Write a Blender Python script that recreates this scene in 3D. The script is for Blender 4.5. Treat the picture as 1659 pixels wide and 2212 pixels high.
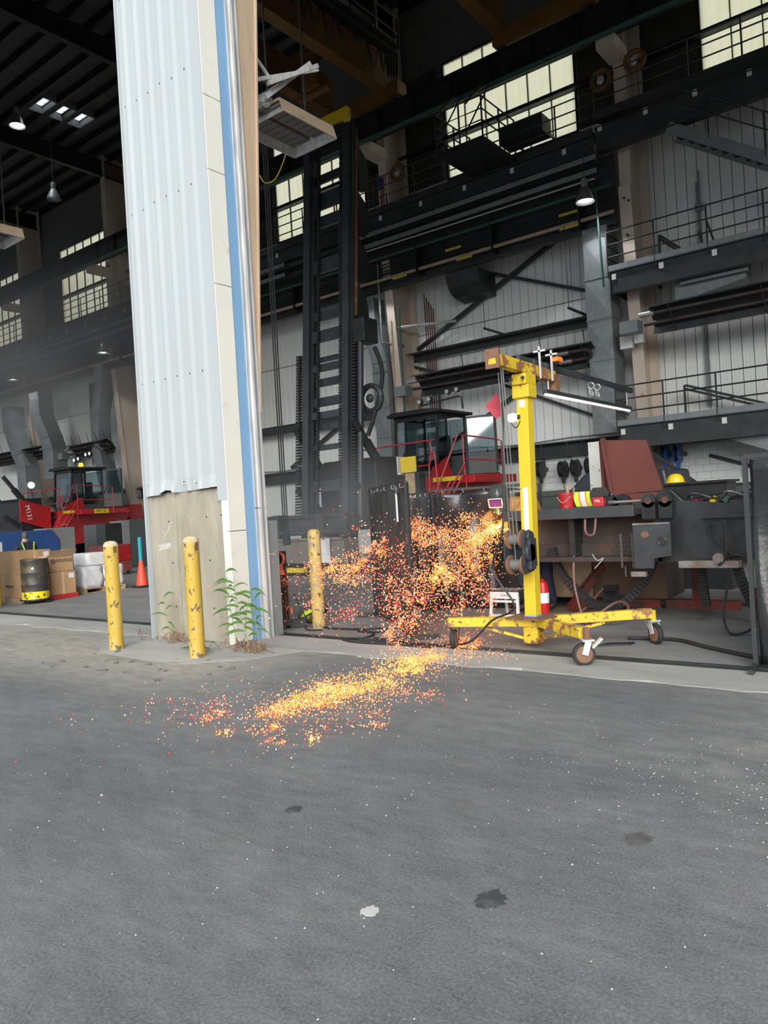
import bpy, bmesh, math, random
from mathutils import Vector, Matrix
S = bpy.context.scene
C = S.collection
for o in list(bpy.data.objects): bpy.data.objects.remove(o)
RND = random.Random(7)
PI = math.pi

# ------------------------------------------------------------------ camera
YAW, PITCH, ROLL, FOC = 0.661, -0.0027, -0.0603, 1640.0
EYE = Vector((0, 0, 1.6))
_d = Vector((-math.sin(YAW)*math.cos(PITCH), math.cos(YAW)*math.cos(PITCH), math.sin(PITCH)))
_r = Vector((math.cos(YAW), math.sin(YAW), 0)); _u = _r.cross(_d)
_r2 = math.cos(ROLL)*_r + math.sin(ROLL)*_u
_u2 = -math.sin(ROLL)*_r + math.cos(ROLL)*_u
cam = bpy.data.cameras.new('camera'); cam.sensor_fit = 'HORIZONTAL'; cam.sensor_width = 36
cam.lens = FOC/1659*36; cam.clip_end = 500
camo = bpy.data.objects.new('camera', cam); C.objects.link(camo)
camo.matrix_world = Matrix(((_r2.x, _u2.x, -_d.x, EYE.x), (_r2.y, _u2.y, -_d.y, EYE.y), (_r2.z, _u2.z, -_d.z, EYE.z), (0, 0, 0, 1)))
S.camera = camo

# ------------------------------------------------------------------ sky, sun, exposure
w = bpy.data.worlds.new('overcast'); S.world = w; w.use_nodes = True
bg = w.node_tree.nodes['Background']; bg.inputs[0].default_value = (0.84, 0.93, 1.02, 1); bg.inputs[1].default_value = 0.62
sl = bpy.data.lights.new('sun', 'SUN'); sl.energy = 3.5; sl.angle = math.radians(46); sl.color = (1, 0.97, 0.92)
so = bpy.data.objects.new('sun', sl); C.objects.link(so)
so.rotation_euler = Vector((-0.52, 0.76, -0.40)).to_track_quat('-Z', 'Y').to_euler()
S.view_settings.view_transform = 'Standard'; S.view_settings.look = 'None'
S.view_settings.gamma = 1; S.view_settings.use_curve_mapping = False
S.view_settings.exposure = 0.45

# ------------------------------------------------------------------ materials
def _nt(name):
    m = bpy.data.materials.new(name); m.use_nodes = True
    return m, m.node_tree, m.node_tree.nodes['Principled BSDF']
def _noise(nt, vec, scale, detail=5, rough=0.6):
    n = nt.nodes.new('ShaderNodeTexNoise'); n.inputs['Scale'].default_value = scale
    n.inputs['Detail'].default_value = detail; n.inputs['Roughness'].default_value = rough
    nt.links.new(vec, n.inputs['Vector']); return n.outputs['Fac']
def _ramp(nt, fac, p0, p1, c0=(0, 0, 0), c1=(1, 1, 1)):
    r = nt.nodes.new('ShaderNodeValToRGB'); r.color_ramp.elements[0].position = p0; r.color_ramp.elements[1].position = p1
    r.color_ramp.elements[0].color = (*c0, 1); r.color_ramp.elements[1].color = (*c1, 1)
    nt.links.new(fac, r.inputs[0]); return r.outputs[0]
def _mix(nt, fac, a, b, mode='MIX'):
    n = nt.nodes.new('ShaderNodeMix'); n.data_type = 'RGBA'; n.blend_type = mode
    for sock, val in ((n.inputs[0], fac), (n.inputs[6], a), (n.inputs[7], b)):
        if hasattr(val, 'is_output'): nt.links.new(val, sock)
        elif isinstance(val, (int, float)): sock.default_value = val
        else: sock.default_value = (*val, 1)
    return n.outputs[2]
def _coords(nt, stretch=(1, 1, 1)):
    t = nt.nodes.new('ShaderNodeTexCoord'); mp = nt.nodes.new('ShaderNodeMapping')
    mp.inputs['Scale'].default_value = stretch; nt.links.new(t.outputs['Object'], mp.inputs[0]); return mp.outputs[0]
def _bump(nt, b, fac, strength, dist=0.02):
    n = nt.nodes.new('ShaderNodeBump'); n.inputs['Strength'].default_value = strength; n.inputs['Distance'].default_value = dist
    nt.links.new(fac, n.inputs['Height']); nt.links.new(n.outputs[0], b.inputs['Normal'])
def M(name, c, rough=0.6, metal=0.0, c2=None, scale=4, lo=0.4, hi=0.6, stretch=(1, 1, 1), c3=None, scale3=20, lo3=0.6, hi3=0.65, bump=0, bscale=30, var=0.12):
    m, nt, b = _nt(name)
    v = _coords(nt, stretch)
    n0 = _noise(nt, v, scale*0.7, 3)
    col = _mix(nt, _ramp(nt, n0, 0.3, 0.7), tuple(x*(1-var) for x in c), tuple(min(1, x*(1+var)) for x in c))
    if c2: col = _mix(nt, _ramp(nt, _noise(nt, v, scale, 8, 0.65), lo, hi), col, c2)
    if c3: col = _mix(nt, _ramp(nt, _noise(nt, v, scale3, 6), lo3, hi3), col, c3)
    nt.links.new(col, b.inputs['Base Color'])
    b.inputs['Roughness'].default_value = rough; b.inputs['Metallic'].default_value = metal
    if bump: _bump(nt, b, _noise(nt, v, bscale, 6), bump)
    return m
def ME(name, c, strength):
    m, nt, b = _nt(name); b.inputs['Base Color'].default_value = (*c, 1)
    b.inputs['Emission Color'].default_value = (*c, 1); b.inputs['Emission Strength'].default_value = strength; return m
def MG(name, c, rough=0.05, alpha_mix=0.35):
    m, nt, b = _nt(name); nt.nodes.remove(b); out = nt.nodes['Material Output']
    t = nt.nodes.new('ShaderNodeBsdfTransparent'); t.inputs[0].default_value = (*c, 1)
    g = nt.nodes.new('ShaderNodeBsdfGlossy'); g.inputs['Roughness'].default_value = rough
    x = nt.nodes.new('ShaderNodeMixShader'); x.inputs[0].default_value = alpha_mix
    nt.links.new(t.outputs[0], x.inputs[1]); nt.links.new(g.outputs[0], x.inputs[2]); nt.links.new(x.outputs[0], out.inputs[0]); return m
def MT(name, c, c2, scale, stretch, mixp=0.97):
    m, nt, b = _nt(name); nt.nodes.remove(b); out = nt.nodes['Material Output']
    v = _coords(nt, stretch); col = _mix(nt, _ramp(nt, _noise(nt, v, scale, 8, 0.7), 0.35, 0.7), c, c2)
    t = nt.nodes.new('ShaderNodeBsdfTranslucent'); d = nt.nodes.new('ShaderNodeBsdfDiffuse')
    nt.links.new(col, t.inputs[0]); nt.links.new(col, d.inputs[0])
    x = nt.nodes.new('ShaderNodeMixShader'); x.inputs[0].default_value = mixp
    nt.links.new(d.outputs[0], x.inputs[1]); nt.links.new(t.outputs[0], x.inputs[2]); nt.links.new(x.outputs[0], out.inputs[0]); return m

def asphalt_mat():
    m, nt, b = _nt('asphalt')
    gp_ = nt.nodes.new('ShaderNodeNewGeometry'); v = gp_.outputs['Position']
    mp_ = nt.nodes.new('ShaderNodeMapping'); mp_.inputs['Scale'].default_value = (0.55, 1.3, 1); nt.links.new(v, mp_.inputs[0]); vs = mp_.outputs[0]
    col = _mix(nt, _ramp(nt, _noise(nt, vs, 0.42, 9, 0.7), 0.36, 0.66), (0.095, 0.109, 0.124), (0.235, 0.239, 0.238))
    col = _mix(nt, _ramp(nt, _noise(nt, vs, 1.1, 8, 0.75), 0.56, 0.85), col, (0.06, 0.066, 0.072))
    # sandy dirt washed over the asphalt in front of the pier and bollards
    sx = nt.nodes.new('ShaderNodeSeparateXYZ'); nt.links.new(v, sx.inputs[0])
    def mr(s, a, b_):
        n = nt.nodes.new('ShaderNodeMapRange'); n.interpolation_type = 'SMOOTHSTEP'; n.inputs[1].default_value = a; n.inputs[2].default_value = b_
        nt.links.new(s, n.inputs[0]); return n.outputs[0]
    def neg(a):
        n = nt.nodes.new('ShaderNodeMath'); n.operation = 'MULTIPLY'; nt.links.new(a, n.inputs[0]); n.inputs[1].default_value = -1; return n.outputs[0]
    def mul(a, b_):
        n = nt.nodes.new('ShaderNodeMath'); n.operation = 'MULTIPLY'; nt.links.new(a, n.inputs[0]); nt.links.new(b_, n.inputs[1]); return n.outputs[0]
    mask = mul(mul(mr(sx.outputs[1], 3.6, 5.2), mr(neg(sx.outputs[0]), 5.2, 7.0)), _ramp(nt, _noise(nt, vs, 1.2, 8, 0.72), 0.22, 0.5))
    col = _mix(nt, mask, col, (0.43, 0.395, 0.33))
    mask2 = mul(mul(mr(sx.outputs[1], 3.6, 4.8), mr(sx.outputs[0], -1.9, -0.9)), _ramp(nt, _noise(nt, v, 3.5, 8, 0.75), 0.42, 0.62))
    col = _mix(nt, mask2, col, (0.27, 0.265, 0.245))
    col = _mix(nt, _ramp(nt, _noise(nt, vs, 2.6, 8, 0.75), 0.58, 0.78), col, (0.21, 0.2, 0.185))
    n9 = _ramp(nt, _noise(nt, vs, 7, 9, 0.75), 0.36, 0.64, (.74,)*3, (1.22,)*3); col = _mix(nt, 1.0, col, n9, 'MULTIPLY')
    # aggregate
    col = _mix(nt, _ramp(nt, _noise(nt, v, 75, 3, 0.75), 0.38, 0.68), _mix(nt, 0.3, col, (0.03, 0.03, 0.03)), _mix(nt, 0.4, col, (0.31, 0.30, 0.28)))
    vo = nt.nodes.new('ShaderNodeTexVoronoi'); vo.inputs['Scale'].default_value = 38; nt.links.new(v, vo.inputs['Vector'])
    col = _mix(nt, _ramp(nt, vo.outputs['Distance'], 0.06, 0.13, (0.55,)*3, (0, 0, 0)), col, (0.42, 0.41, 0.38))
    nt.links.new(col, b.inputs['Base Color']); b.inputs['Roughness'].default_value = 0.85
    _bump(nt, b, _noise(nt, v, 140, 3), 0.15, 0.005); return m
def floor_mat(name, a, c, stain):
    m, nt, b = _nt(name); vs = _coords(nt, (0.5, 1.6, 1)); v = _coords(nt)
    col = _mix(nt, _ramp(nt, _noise(nt, vs, 0.9, 7, 0.65), 0.35, 0.68), a, c)
    col = _mix(nt, _ramp(nt, _noise(nt, vs, 3.2, 8, 0.7), 0.55, 0.75), col, stain)
    col = _mix(nt, _ramp(nt, _noise(nt, v, 40, 4), 0.3, 0.75), col, _mix(nt, 0.35, col, (0.4, 0.4, 0.38)))
    nt.links.new(col, b.inputs['Base Color']); b.inputs['Roughness'].default_value = 0.7
    _bump(nt, b, _noise(nt, v, 40, 5), 0.25, 0.01); return m

MAT = dict(
 asphalt=asphalt_mat(),
 floor=floor_mat('floor concrete', (0.15, 0.155, 0.16), (0.25, 0.25, 0.245), (0.07, 0.07, 0.072)),
 apron=floor_mat('apron concrete', (0.3, 0.3, 0.285), (0.45, 0.44, 0.41), (0.2, 0.2, 0.19)),
 white_sheet=M('white ribbed steel', (0.405, 0.44, 0.455), 0.4, scale=1.2, var=0.03, stretch=(3, 3, 0.4), c3=(0.4, 0.43, 0.43), scale3=3, lo3=0.55, hi3=0.85),
 cream_trim=M('off white trim', (0.74, 0.74, 0.67), 0.5, scale=2, var=0.05, c3=(0.6, 0.55, 0.45), scale3=5, lo3=0.62, hi3=0.8),
 pier_concrete=M('pier concrete', (0.31, 0.28, 0.21), 0.85, scale=2, c2=(0.38, 0.35, 0.285), stretch=(1.6, 1.6, 0.5), c3=(0.29, 0.27, 0.22), scale3=7, lo3=0.55, hi3=0.8, bump=0.3, bscale=25),
 blue=M('blue painted steel', (0.2, 0.37, 0.58), 0.5, scale=1.5, var=0.1, stretch=(2, 2, 0.3), c3=(0.3, 0.42, 0.55), scale3=9, lo3=0.62, hi3=0.8),
 galv=M('galvanised steel', (0.68, 0.69, 0.69), 0.35, 0.35, scale=3, c2=(0.5, 0.51, 0.51), stretch=(4, 4, 0.5)),
 galv_dull=M('dull galvanised duct', (0.26, 0.29, 0.30), 0.5, 0.25, scale=1.5, c2=(0.2, 0.225, 0.23), lo=0.3, hi=0.7, c3=(0.33, 0.36, 0.37), scale3=6, lo3=0.5, hi3=0.8),
 tan=M('tan door frame', (0.46, 0.35, 0.25), 0.55, scale=3, stretch=(3, 3, .4), c3=(0.3, 0.2, 0.13), scale3=14, lo3=0.64, hi3=0.7),
 panel=M('wall panel', (0.86, 0.88, 0.86), 0.5, scale=0.8, var=0.05, stretch=(4, 1, 0.35), c2=(0.66, 0.67, 0.64), lo=0.5, hi=0.75, c3=(0.5, 0.51, 0.49), scale3=2.2, lo3=0.58, hi3=0.78),
 panel_back=M('panel joint backing', (0.16, 0.165, 0.16), 0.8),  # dark sheet behind the panels, seen at their joints
 upper=M('upper wall shade tone', (0.07, 0.067, 0.06), 0.7, scale=1, var=0.2),  # coloured near black to stand in for shade high in the hall
 lucent=MT('translucent panel', (1.0, 0.95, 0.66), (0.95, 0.82, 0.5), 2.2, (3, 1, 0.6)),
 skylight=MT('skylight sheet', (0.95, 0.97, 1.0), (0.9, 0.93, 0.95), 2, (1, 1, 1)),
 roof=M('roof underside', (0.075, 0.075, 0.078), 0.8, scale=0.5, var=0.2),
 block=M('painted block', (0.68, 0.71, 0.70), 0.6, scale=3, var=0.05, c3=(0.5, 0.5, 0.47), scale3=4, lo3=0.6, hi3=0.8, bump=0.15),
 block_base=M('painted block base', (0.6, 0.62, 0.61), 0.7, scale=3, var=0.06),
 dark=M('dark steel', (0.036, 0.041, 0.044), 0.5, 0.2, scale=2, c2=(0.06, 0.066, 0.068), lo=0.4, hi=0.7),
 darker=M('black steel', (0.014, 0.015, 0.017), 0.5, 0.1, scale=2, c2=(0.026, 0.028, 0.03)),
 mast=M('mast grey black', (0.034, 0.041, 0.048), 0.42, 0.15, scale=2, c2=(0.05, 0.058, 0.066), c3=(0.16, 0.165, 0.17), scale3=8, lo3=0.7, hi3=0.76),
 rubber=M('black rubber', (0.022, 0.022, 0.023), 0.7, bump=0.2),
 beige=M('beige column paint', (0.66, 0.555, 0.46), 0.55, scale=1.5, var=0.05, c3=(0.5, 0.41, 0.33), scale3=3, lo3=0.6, hi3=0.8),
 tube=M('heater tube', (0.1, 0.085, 0.08), 0.35, 0.6, scale=3, c2=(0.2, 0.11, 0.08), lo=0.55, hi=0.75),
 refl=M('bright reflector', (0.6, 0.6, 0.58), 0.3, 0.85, scale=3, var=0.2),
 green=M('green pipe', (0.03, 0.1, 0.075), 0.5, scale=3, c3=(0.45, 0.38, 0.08), scale3=1.5, lo3=0.68, hi3=0.7),
 tanpipe=M('tan pipe', (0.5, 0.4, 0.28), 0.5, scale=4, c2=(0.4, 0.3, 0.2)),
 craneyel=M('bridge crane orange', (0.2, 0.095, 0.02), 0.6, scale=1.5, c2=(0.15, 0.07, 0.018)),
 yellow=M('yellow paint', (0.68, 0.49, 0.025), 0.5, scale=3, var=0.06, c3=(0.17, 0.09, 0.04), scale3=9, lo3=0.66, hi3=0.69),
 yellow_rust=M('worn yellow paint', (0.68, 0.47, 0.03), 0.6, scale=5, c2=(0.27, 0.12, 0.055), lo=0.5, hi=0.54, c3=(0.12, 0.06, 0.035), scale3=14, lo3=0.6, hi3=0.66),
 rusty=M('rusty steel', (0.2, 0.1, 0.06), 0.75, scale=5, c2=(0.36, 0.2, 0.06), lo=0.56, hi=0.62, c3=(0.1, 0.06, 0.05), scale3=12),
 bollard=M('bollard yellow', (0.53, 0.355, 0.05), 0.6, scale=3, var=0.08, stretch=(1, 1, 0.6), c2=(0.52, 0.4, 0.14), lo=0.48, hi=0.7, c3=(0.14, 0.10, 0.06), scale3=16, lo3=0.585, hi3=0.61, bump=0.15),
 bollard_old=M('weathered bollard yellow', (0.5, 0.37, 0.11), 0.7, scale=4, var=0.1, c2=(0.32, 0.26, 0.15), lo=0.47, hi=0.6, c3=(0.09, 0.075, 0.06), scale3=12, lo3=0.57, hi3=0.62, bump=0.2),
 red=M('machine red', (0.45, 0.018, 0.022), 0.38, scale=2, c2=(0.32, 0.015, 0.02), c3=(0.13, 0.03, 0.03), scale3=7, lo3=0.68, hi3=0.74),
 railred=M('handrail red', (0.40, 0.03, 0.045), 0.45),
 oxide=M('red oxide primer', (0.17, 0.048, 0.036), 0.6, scale=1.5, c2=(0.145, 0.04, 0.03), c3=(0.21, 0.085, 0.065), scale3=2, lo3=0.6, hi3=0.9),
 standred=M('worn stand red', (0.24, 0.045, 0.035), 0.6, scale=4, c2=(0.08, 0.045, 0.035), lo=0.45, hi=0.62),
 silver=M('white metal', (0.6, 0.61, 0.6), 0.4, 0.3),
 cardboard=M('cardboard', (0.50, 0.315, 0.165), 0.8, scale=3, var=0.06, c2=(0.45, 0.27, 0.14)),
 cardin=M('cardboard inside', (0.62, 0.44, 0.27), 0.8),
 ink=M('black print', (0.03, 0.03, 0.03), 0.7),
 paper=M('white paper', (0.75, 0.76, 0.78), 0.7, var=0.03),
 bag=M('white sack', (0.68, 0.69, 0.70), 0.55, scale=4, var=0.05, c3=(0.5, 0.51, 0.53), scale3=6, lo3=0.55, hi3=0.8, bump=0.4, bscale=8),
 wood=M('pallet wood', (0.46, 0.33, 0.19), 0.8, scale=5, c2=(0.33, 0.23, 0.13)),
 drum=M('burnt drum', (0.07, 0.065, 0.062), 0.5, 0.4, scale=5, c2=(0.17, 0.12, 0.06), lo=0.5, hi=0.62, c3=(0.75, 0.6, 0.05), scale3=6, lo3=0.66, hi3=0.69),
 drumyel=M('drum yellow', (0.83, 0.63, 0.02), 0.55, scale=9, c2=(0.06, 0.05, 0.045), lo=0.54, hi=0.58),
 cone=M('cone orange', (0.85, 0.075, 0.03), 0.5),
 teal=M('teal tube', (0.02, 0.28, 0.36), 0.45),
 navy=M('blue machine', (0.025, 0.07, 0.21), 0.45, scale=2),
 greybox=M('grey cabinet', (0.20, 0.205, 0.205), 0.55, scale=1),
 greydark=M('dark grey cabinet', (0.07, 0.078, 0.082), 0.5, scale=1),
 glass=MG('cab glass', (0.55, 0.64, 0.66), 0.03, 0.09),
 curtain=M('black welding curtain', (0.018, 0.019, 0.02), 0.22, scale=2, c2=(0.03, 0.032, 0.034), bump=0.35, bscale=5),
 curtain_dusty=M('dusty welding curtain', (0.035, 0.036, 0.036), 0.6, scale=5, c2=(0.07, 0.07, 0.068), stretch=(4, 4, 0.5), lo=0.45, hi=0.8),
 frame=M('curtain frame', (0.05, 0.053, 0.055), 0.45, 0.3, c3=(0.2, 0.15, 0.1), scale3=9, lo3=0.66, hi3=0.72),
 work=M('workpiece primer', (0.07, 0.077, 0.082), 0.45, 0.2, scale=2, c2=(0.05, 0.057, 0.062), c3=(0.24, 0.25, 0.25), scale3=6, lo3=0.7, hi3=0.78),
 work_black=M('workpiece black', (0.02, 0.022, 0.025), 0.38, 0.15, scale=2, c2=(0.045, 0.048, 0.05), c3=(0.14, 0.1, 0.07), scale3=5, lo3=0.7, hi3=0.78),
 bare=M('bare ground steel', (0.42, 0.42, 0.41), 0.35, 0.7, scale=5, c2=(0.3, 0.22, 0.17)),
 brown=M('tan cabinet', (0.33, 0.235, 0.165), 0.5, scale=1, var=0.05),
 brown2=M('dark brown cabinet', (0.12, 0.075, 0.05), 0.5),
 white=M('white paint', (0.74, 0.75, 0.75), 0.45, var=0.04, c3=(0.45, 0.45, 0.44), scale3=10, lo3=0.65, hi3=0.72),
 bucket=M('red bucket', (0.42, 0.02, 0.03), 0.4, scale=8, c3=(0.6, 0.3, 0.3), scale3=30, lo3=0.64, hi3=0.68),
 toolred=M('tool red', (0.5, 0.03, 0.04), 0.4),
 hiviz=M('hi vis yellow', (0.55, 0.85, 0.06), 0.6, var=0.03),
 hiorange=M('hi vis orange', (0.95, 0.26, 0.04), 0.6),
 reflect=M('reflective tape', (0.7, 0.71, 0.7), 0.4),
 leather=M('welding jacket', (0.46, 0.235, 0.075), 0.8, scale=7, c2=(0.38, 0.185, 0.055), bump=0.4, bscale=12),
 pants=M('navy work trousers', (0.02, 0.028, 0.06), 0.8, bump=0.3, bscale=10),
 boot=M('black boot', (0.02, 0.018, 0.017), 0.6),
 skin=M('skin', (0.5, 0.33, 0.25), 0.6),
 hair=M('grey hair', (0.12, 0.11, 0.1), 0.8),
 helmet=M('welding helmet', (0.075, 0.078, 0.08), 0.28, var=0.1, c3=(0.12, 0.12, 0.12), scale3=9, lo3=0.66, hi3=0.74),
 visor=M('purple visor lens', (0.12, 0.03, 0.2), 0.12),
 hook=M('orange hook', (0.62, 0.11, 0.05), 0.5, scale=9, c2=(0.3, 0.1, 0.06), lo=0.55, hi=0.6),
 chain=M('rusty chain', (0.10, 0.06, 0.045), 0.6, 0.4, scale=12, c2=(0.2, 0.09, 0.05)),
 leaf=M('reed leaf', (0.05, 0.12, 0.018), 0.6, scale=5, c2=(0.085, 0.17, 0.035)),
 stem=M('reed stem', (0.26, 0.29, 0.12), 0.6),
 deadleaf=M('dry brush', (0.17, 0.085, 0.06), 0.9, scale=9, c2=(0.27, 0.19, 0.12)),
 stone=M('pebble', (0.2, 0.19, 0.17), 0.85, scale=9, c2=(0.12, 0.12, 0.115)),
 cable=M('black cable', (0.02, 0.02, 0.021), 0.55),
 greycable=M('grey wire rope', (0.2, 0.2, 0.19), 0.45, 0.3),
 redhose=M('maroon hose', (0.16, 0.075, 0.065), 0.5),
 extred=M('extinguisher red', (0.55, 0.015, 0.02), 0.3),
 flagred=M('red flag', (0.42, 0.045, 0.07), 0.7),
 bluereel=M('blue reel', (0.02, 0.09, 0.32), 0.4),
 hardhat=M('yellow hard hat', (0.85, 0.6, 0.02), 0.35),
 amber=ME('amber beacon', (1.0, 0.5, 0.03), 3.0),
 lampglow=ME('lamp glow', (0.95, 0.97, 1.0), 4.0),
 ledglow=ME('tube light glow', (1.0, 0.95, 0.7), 1.6),
 spec=M('pale fleck', (0.55, 0.55, 0.52), 0.8),
 tar=M('tar spot', (0.055, 0.06, 0.066), 0.8, scale=9, c2=(0.1, 0.105, 0.11), lo=0.5, hi=0.62),
)

# ------------------------------------------------------------------ mesh builder
class MB:
    def __init__(s): s.v = []; s.f = []
    def raw(s, vs, fs):
        b = len(s.v); s.v += [tuple(p) for p in vs]; s.f += [tuple(i+b for i in f) for f in fs]; return s
    def box(s, x0, x1, y0, y1, z0, z1):
        return s.raw([(x0, y0, z0), (x1, y0, z0), (x1, y1, z0), (x0, y1, z0), (x0, y0, z1), (x1, y0, z1), (x1, y1, z1), (x0, y1, z1)],
                     [(0, 3, 2, 1), (4, 5, 6, 7), (0, 1, 5, 4), (1, 2, 6, 5), (2, 3, 7, 6), (3, 0, 4, 7)])
    def hexa(s, p): return s.raw(p, [(0, 3, 2, 1), (4, 5, 6, 7), (0, 1, 5, 4), (1, 2, 6, 5), (2, 3, 7, 6), (3, 0, 4, 7)])
    def cbox(s, c, d, R=None):
        c = Vector(c); pts = []
        for z in (-.5, .5):
            for x, y in ((-.5, -.5), (.5, -.5), (.5, .5), (-.5, .5)):
                p = Vector((x*d[0], y*d[1], z*d[2]))
                if R is not None: p = R @ p
                pts.append(c+p)
        return s.hexa(pts)
    def beam(s, a, b, w, h, up=(0, 0, 1)):
        a = Vector(a); b = Vector(b); d = (b-a).normalized(); up = Vector(up)
        if abs(d.dot(up)) > .99: up = Vector((0, 1, 0))
        x = d.cross(up).normalized(); z = x.cross(d)
        pts = []
        for q in (-.5, .5):
            for p, e in ((a, -.5), (a, .5), (b, .5), (b, -.5)): pts.append(p+x*(e*w)+z*(q*h))
        return s.hexa([pts[0], pts[1], pts[2], pts[3], pts[4], pts[5], pts[6], pts[7]])
    def cyl(s, a, b, r, r1=None, n=10, cap=True):
        a = Vector(a); b = Vector(b); r1 = r if r1 is None else r1; d = (b-a).normalized()
        up = Vector((0, 0, 1)) if abs(d.z) < .95 else Vector((1, 0, 0))
        x = d.cross(up).normalized(); y = d.cross(x)
        vs = [p+(x*math.cos(2*PI*i/n)+y*math.sin(2*PI*i/n))*q for p, q in ((a, r), (b, r1)) for i in range(n)]
        fs = [(i, i+n, (i+1) % n+n, (i+1) % n) for i in range(n)]
        if cap: fs += [tuple(range(n)), tuple(range(2*n-1, n-1, -1))]
        return s.raw(vs, fs)
    def tube(s, pts, r, n=6):
        pts = [Vector(p) for p in pts]; rings = []; prev = None
        for i, p in enumerate(pts):
            d = (pts[min(i+1, len(pts)-1)]-pts[max(i-1, 0)]).normalized()
            if prev is None:
                up = Vector((0, 0, 1)) if abs(d.z) < .9 else Vector((1, 0, 0)); x = d.cross(up).normalized()
            else: x = (prev-d*prev.dot(d)).normalized()
            prev = x; y = d.cross(x); rr = r[i] if isinstance(r, (list, tuple)) else r
            rings.append([p+(x*math.cos(2*PI*k/n)+y*math.sin(2*PI*k/n))*rr for k in range(n)])
        vs = [q for ring in rings for q in ring]; fs = []
        for i in range(len(rings)-1):
            for k in range(n): fs.append((i*n+k, i*n+(k+1) % n, (i+1)*n+(k+1) % n, (i+1)*n+k))
        fs += [tuple(range(n-1, -1, -1)), tuple(range((len(rings)-1)*n, len(rings)*n))]
        return s.raw(vs, fs)
    def prism(s, pts, axis, a, b):
        n = len(pts)
        def mk(p, t): return {'x': (t, p[0], p[1]), 'y': (p[0], t, p[1]), 'z': (p[0], p[1], t)}[axis]
        vs = [mk(p, a) for p in pts]+[mk(p, b) for p in pts]
        fs = [tuple(range(n)), tuple(range(2*n-1, n-1, -1))]+[(i, i+n, (i+1) % n+n, (i+1) % n) for i in range(n)]
        return s.raw(vs, fs)
    def lathe(s, prof, c=(0, 0, 0), n=16, R=None):
        c = Vector(c); vs = []
        for r, z in prof:
            for i in range(n):
                p = Vector((r*math.cos(2*PI*i/n), r*math.sin(2*PI*i/n), z)); vs.append(c+(R @ p if R is not None else p))
        fs = []
        for j in range(len(prof)-1):
            for i in range(n): fs.append((j*n+i, j*n+(i+1) % n, (j+1)*n+(i+1) % n, (j+1)*n+i))
        fs += [tuple(range(n-1, -1, -1)), tuple(range((len(prof)-1)*n, len(prof)*n))]
        return s.raw(vs, fs)
    def torus(s, c, Rr, r, axis=(0, 0, 1), n=20, m=6, a0=0, a1=2*PI):
        q = Vector((0, 0, 1)).rotation_difference(Vector(axis)).to_matrix(); c = Vector(c)
        full = abs(a1-a0-2*PI) < 1e-4; k = n if full else n+1
        pts = [c+q @ Vector((Rr*math.cos(a0+(a1-a0)*i/n), Rr*math.sin(a0+(a1-a0)*i/n), 0)) for i in range(k)]
        if full: pts.append(pts[0])
        return s.tube(pts, r, m)
    def ell(s, c, rad, n=12, m=8, R=None):
        prof = [(math.sin(PI*j/m), -math.cos(PI*j/m)) for j in range(m+1)]
        c = Vector(c); vs = []; fs = []
        for a, z in prof:
            for i in range(n):
                p = Vector((rad[0]*a*math.cos(2*PI*i/n), rad[1]*a*math.sin(2*PI*i/n), rad[2]*z)); vs.append(c+(R @ p if R is not None else p))
        for j in range(m):
            for i in range(n): fs.append((j*n+i, j*n+(i+1) % n, (j+1)*n+(i+1) % n, (j+1)*n+i))
        return s.raw(vs, fs)
    def grid(s, fn, nu, nv):
        vs = [fn(i/nu, j/nv) for j in range(nv+1) for i in range(nu+1)]
        fs = [(j*(nu+1)+i, j*(nu+1)+i+1, (j+1)*(nu+1)+i+1, (j+1)*(nu+1)+i) for j in range(nv) for i in range(nu)]
        return s.raw(vs, fs)
    def mesh(s, name, mat, off=(0, 0, 0), smooth=False):
        me = bpy.data.meshes.new(name); o = Vector(off)
        me.from_pydata([tuple(Vector(p)-o) for p in s.v], [], s.f); me.update()
        bm = bmesh.new(); bm.from_mesh(me); bmesh.ops.remove_doubles(bm, verts=bm.verts, dist=1e-5)
        bmesh.ops.recalc_face_normals(bm, faces=bm.faces); bm.to_mesh(me); bm.free()
        me.materials.append(MAT[mat] if isinstance(mat, str) else mat)
        if smooth:
            me.polygons.foreach_set('use_smooth', [True]*len(me.polygons)); me.set_sharp_from_angle(angle=math.radians(40))
        return me
    def build(s, name, mat, parent=None, smooth=False, bevel=0, solid=0):
        if parent is None:
            xs = [p[0] for p in s.v]; ys = [p[1] for p in s.v]; zs = [p[2] for p in s.v]
            off = Vector(((min(xs)+max(xs))/2, (min(ys)+max(ys))/2, min(zs)))
        else: off = ORG[parent]
        o = bpy.data.objects.new(name, s.mesh(name, mat, off, smooth)); C.objects.link(o)
        if parent is None: o.location = off
        else: o.parent = parent
        ORG[o] = off
        if solid: md = o.modifiers.new('solid', 'SOLIDIFY'); md.thickness = solid; md.offset = 0
        if bevel: md = o.modifiers.new('bevel', 'BEVEL'); md.width = bevel; md.segments = 2; md.limit_method = 'ANGLE'
        return o
ORG = {}
def tag(o, label, cat, group=None):
    o['label'] = label; o['category'] = cat
    if group: o['group'] = group
    return o
def thing(name, label, cat, loc, group=None, local=False, rotz=0):
    o = bpy.data.objects.new(name, None); o.empty_display_size = .2; C.objects.link(o); o.location = loc; o.rotation_euler = (0, 0, rotz)
    ORG[o] = Vector((0, 0, 0)) if local else Vector(loc)
    return tag(o, label, cat, group)
def struct(o, label=None):
    o['kind'] = 'structure'
    if label: o['label'] = label
    return o
def stuff(o): o['kind'] = 'stuff'; return o
def copies(me, name, parent, locs):
    out = []
    for l in locs:
        o = bpy.data.objects.new(name, me); C.objects.link(o); o.parent = parent; o.location = Vector(l)-ORG[parent]; out.append(o)
    return out
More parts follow.
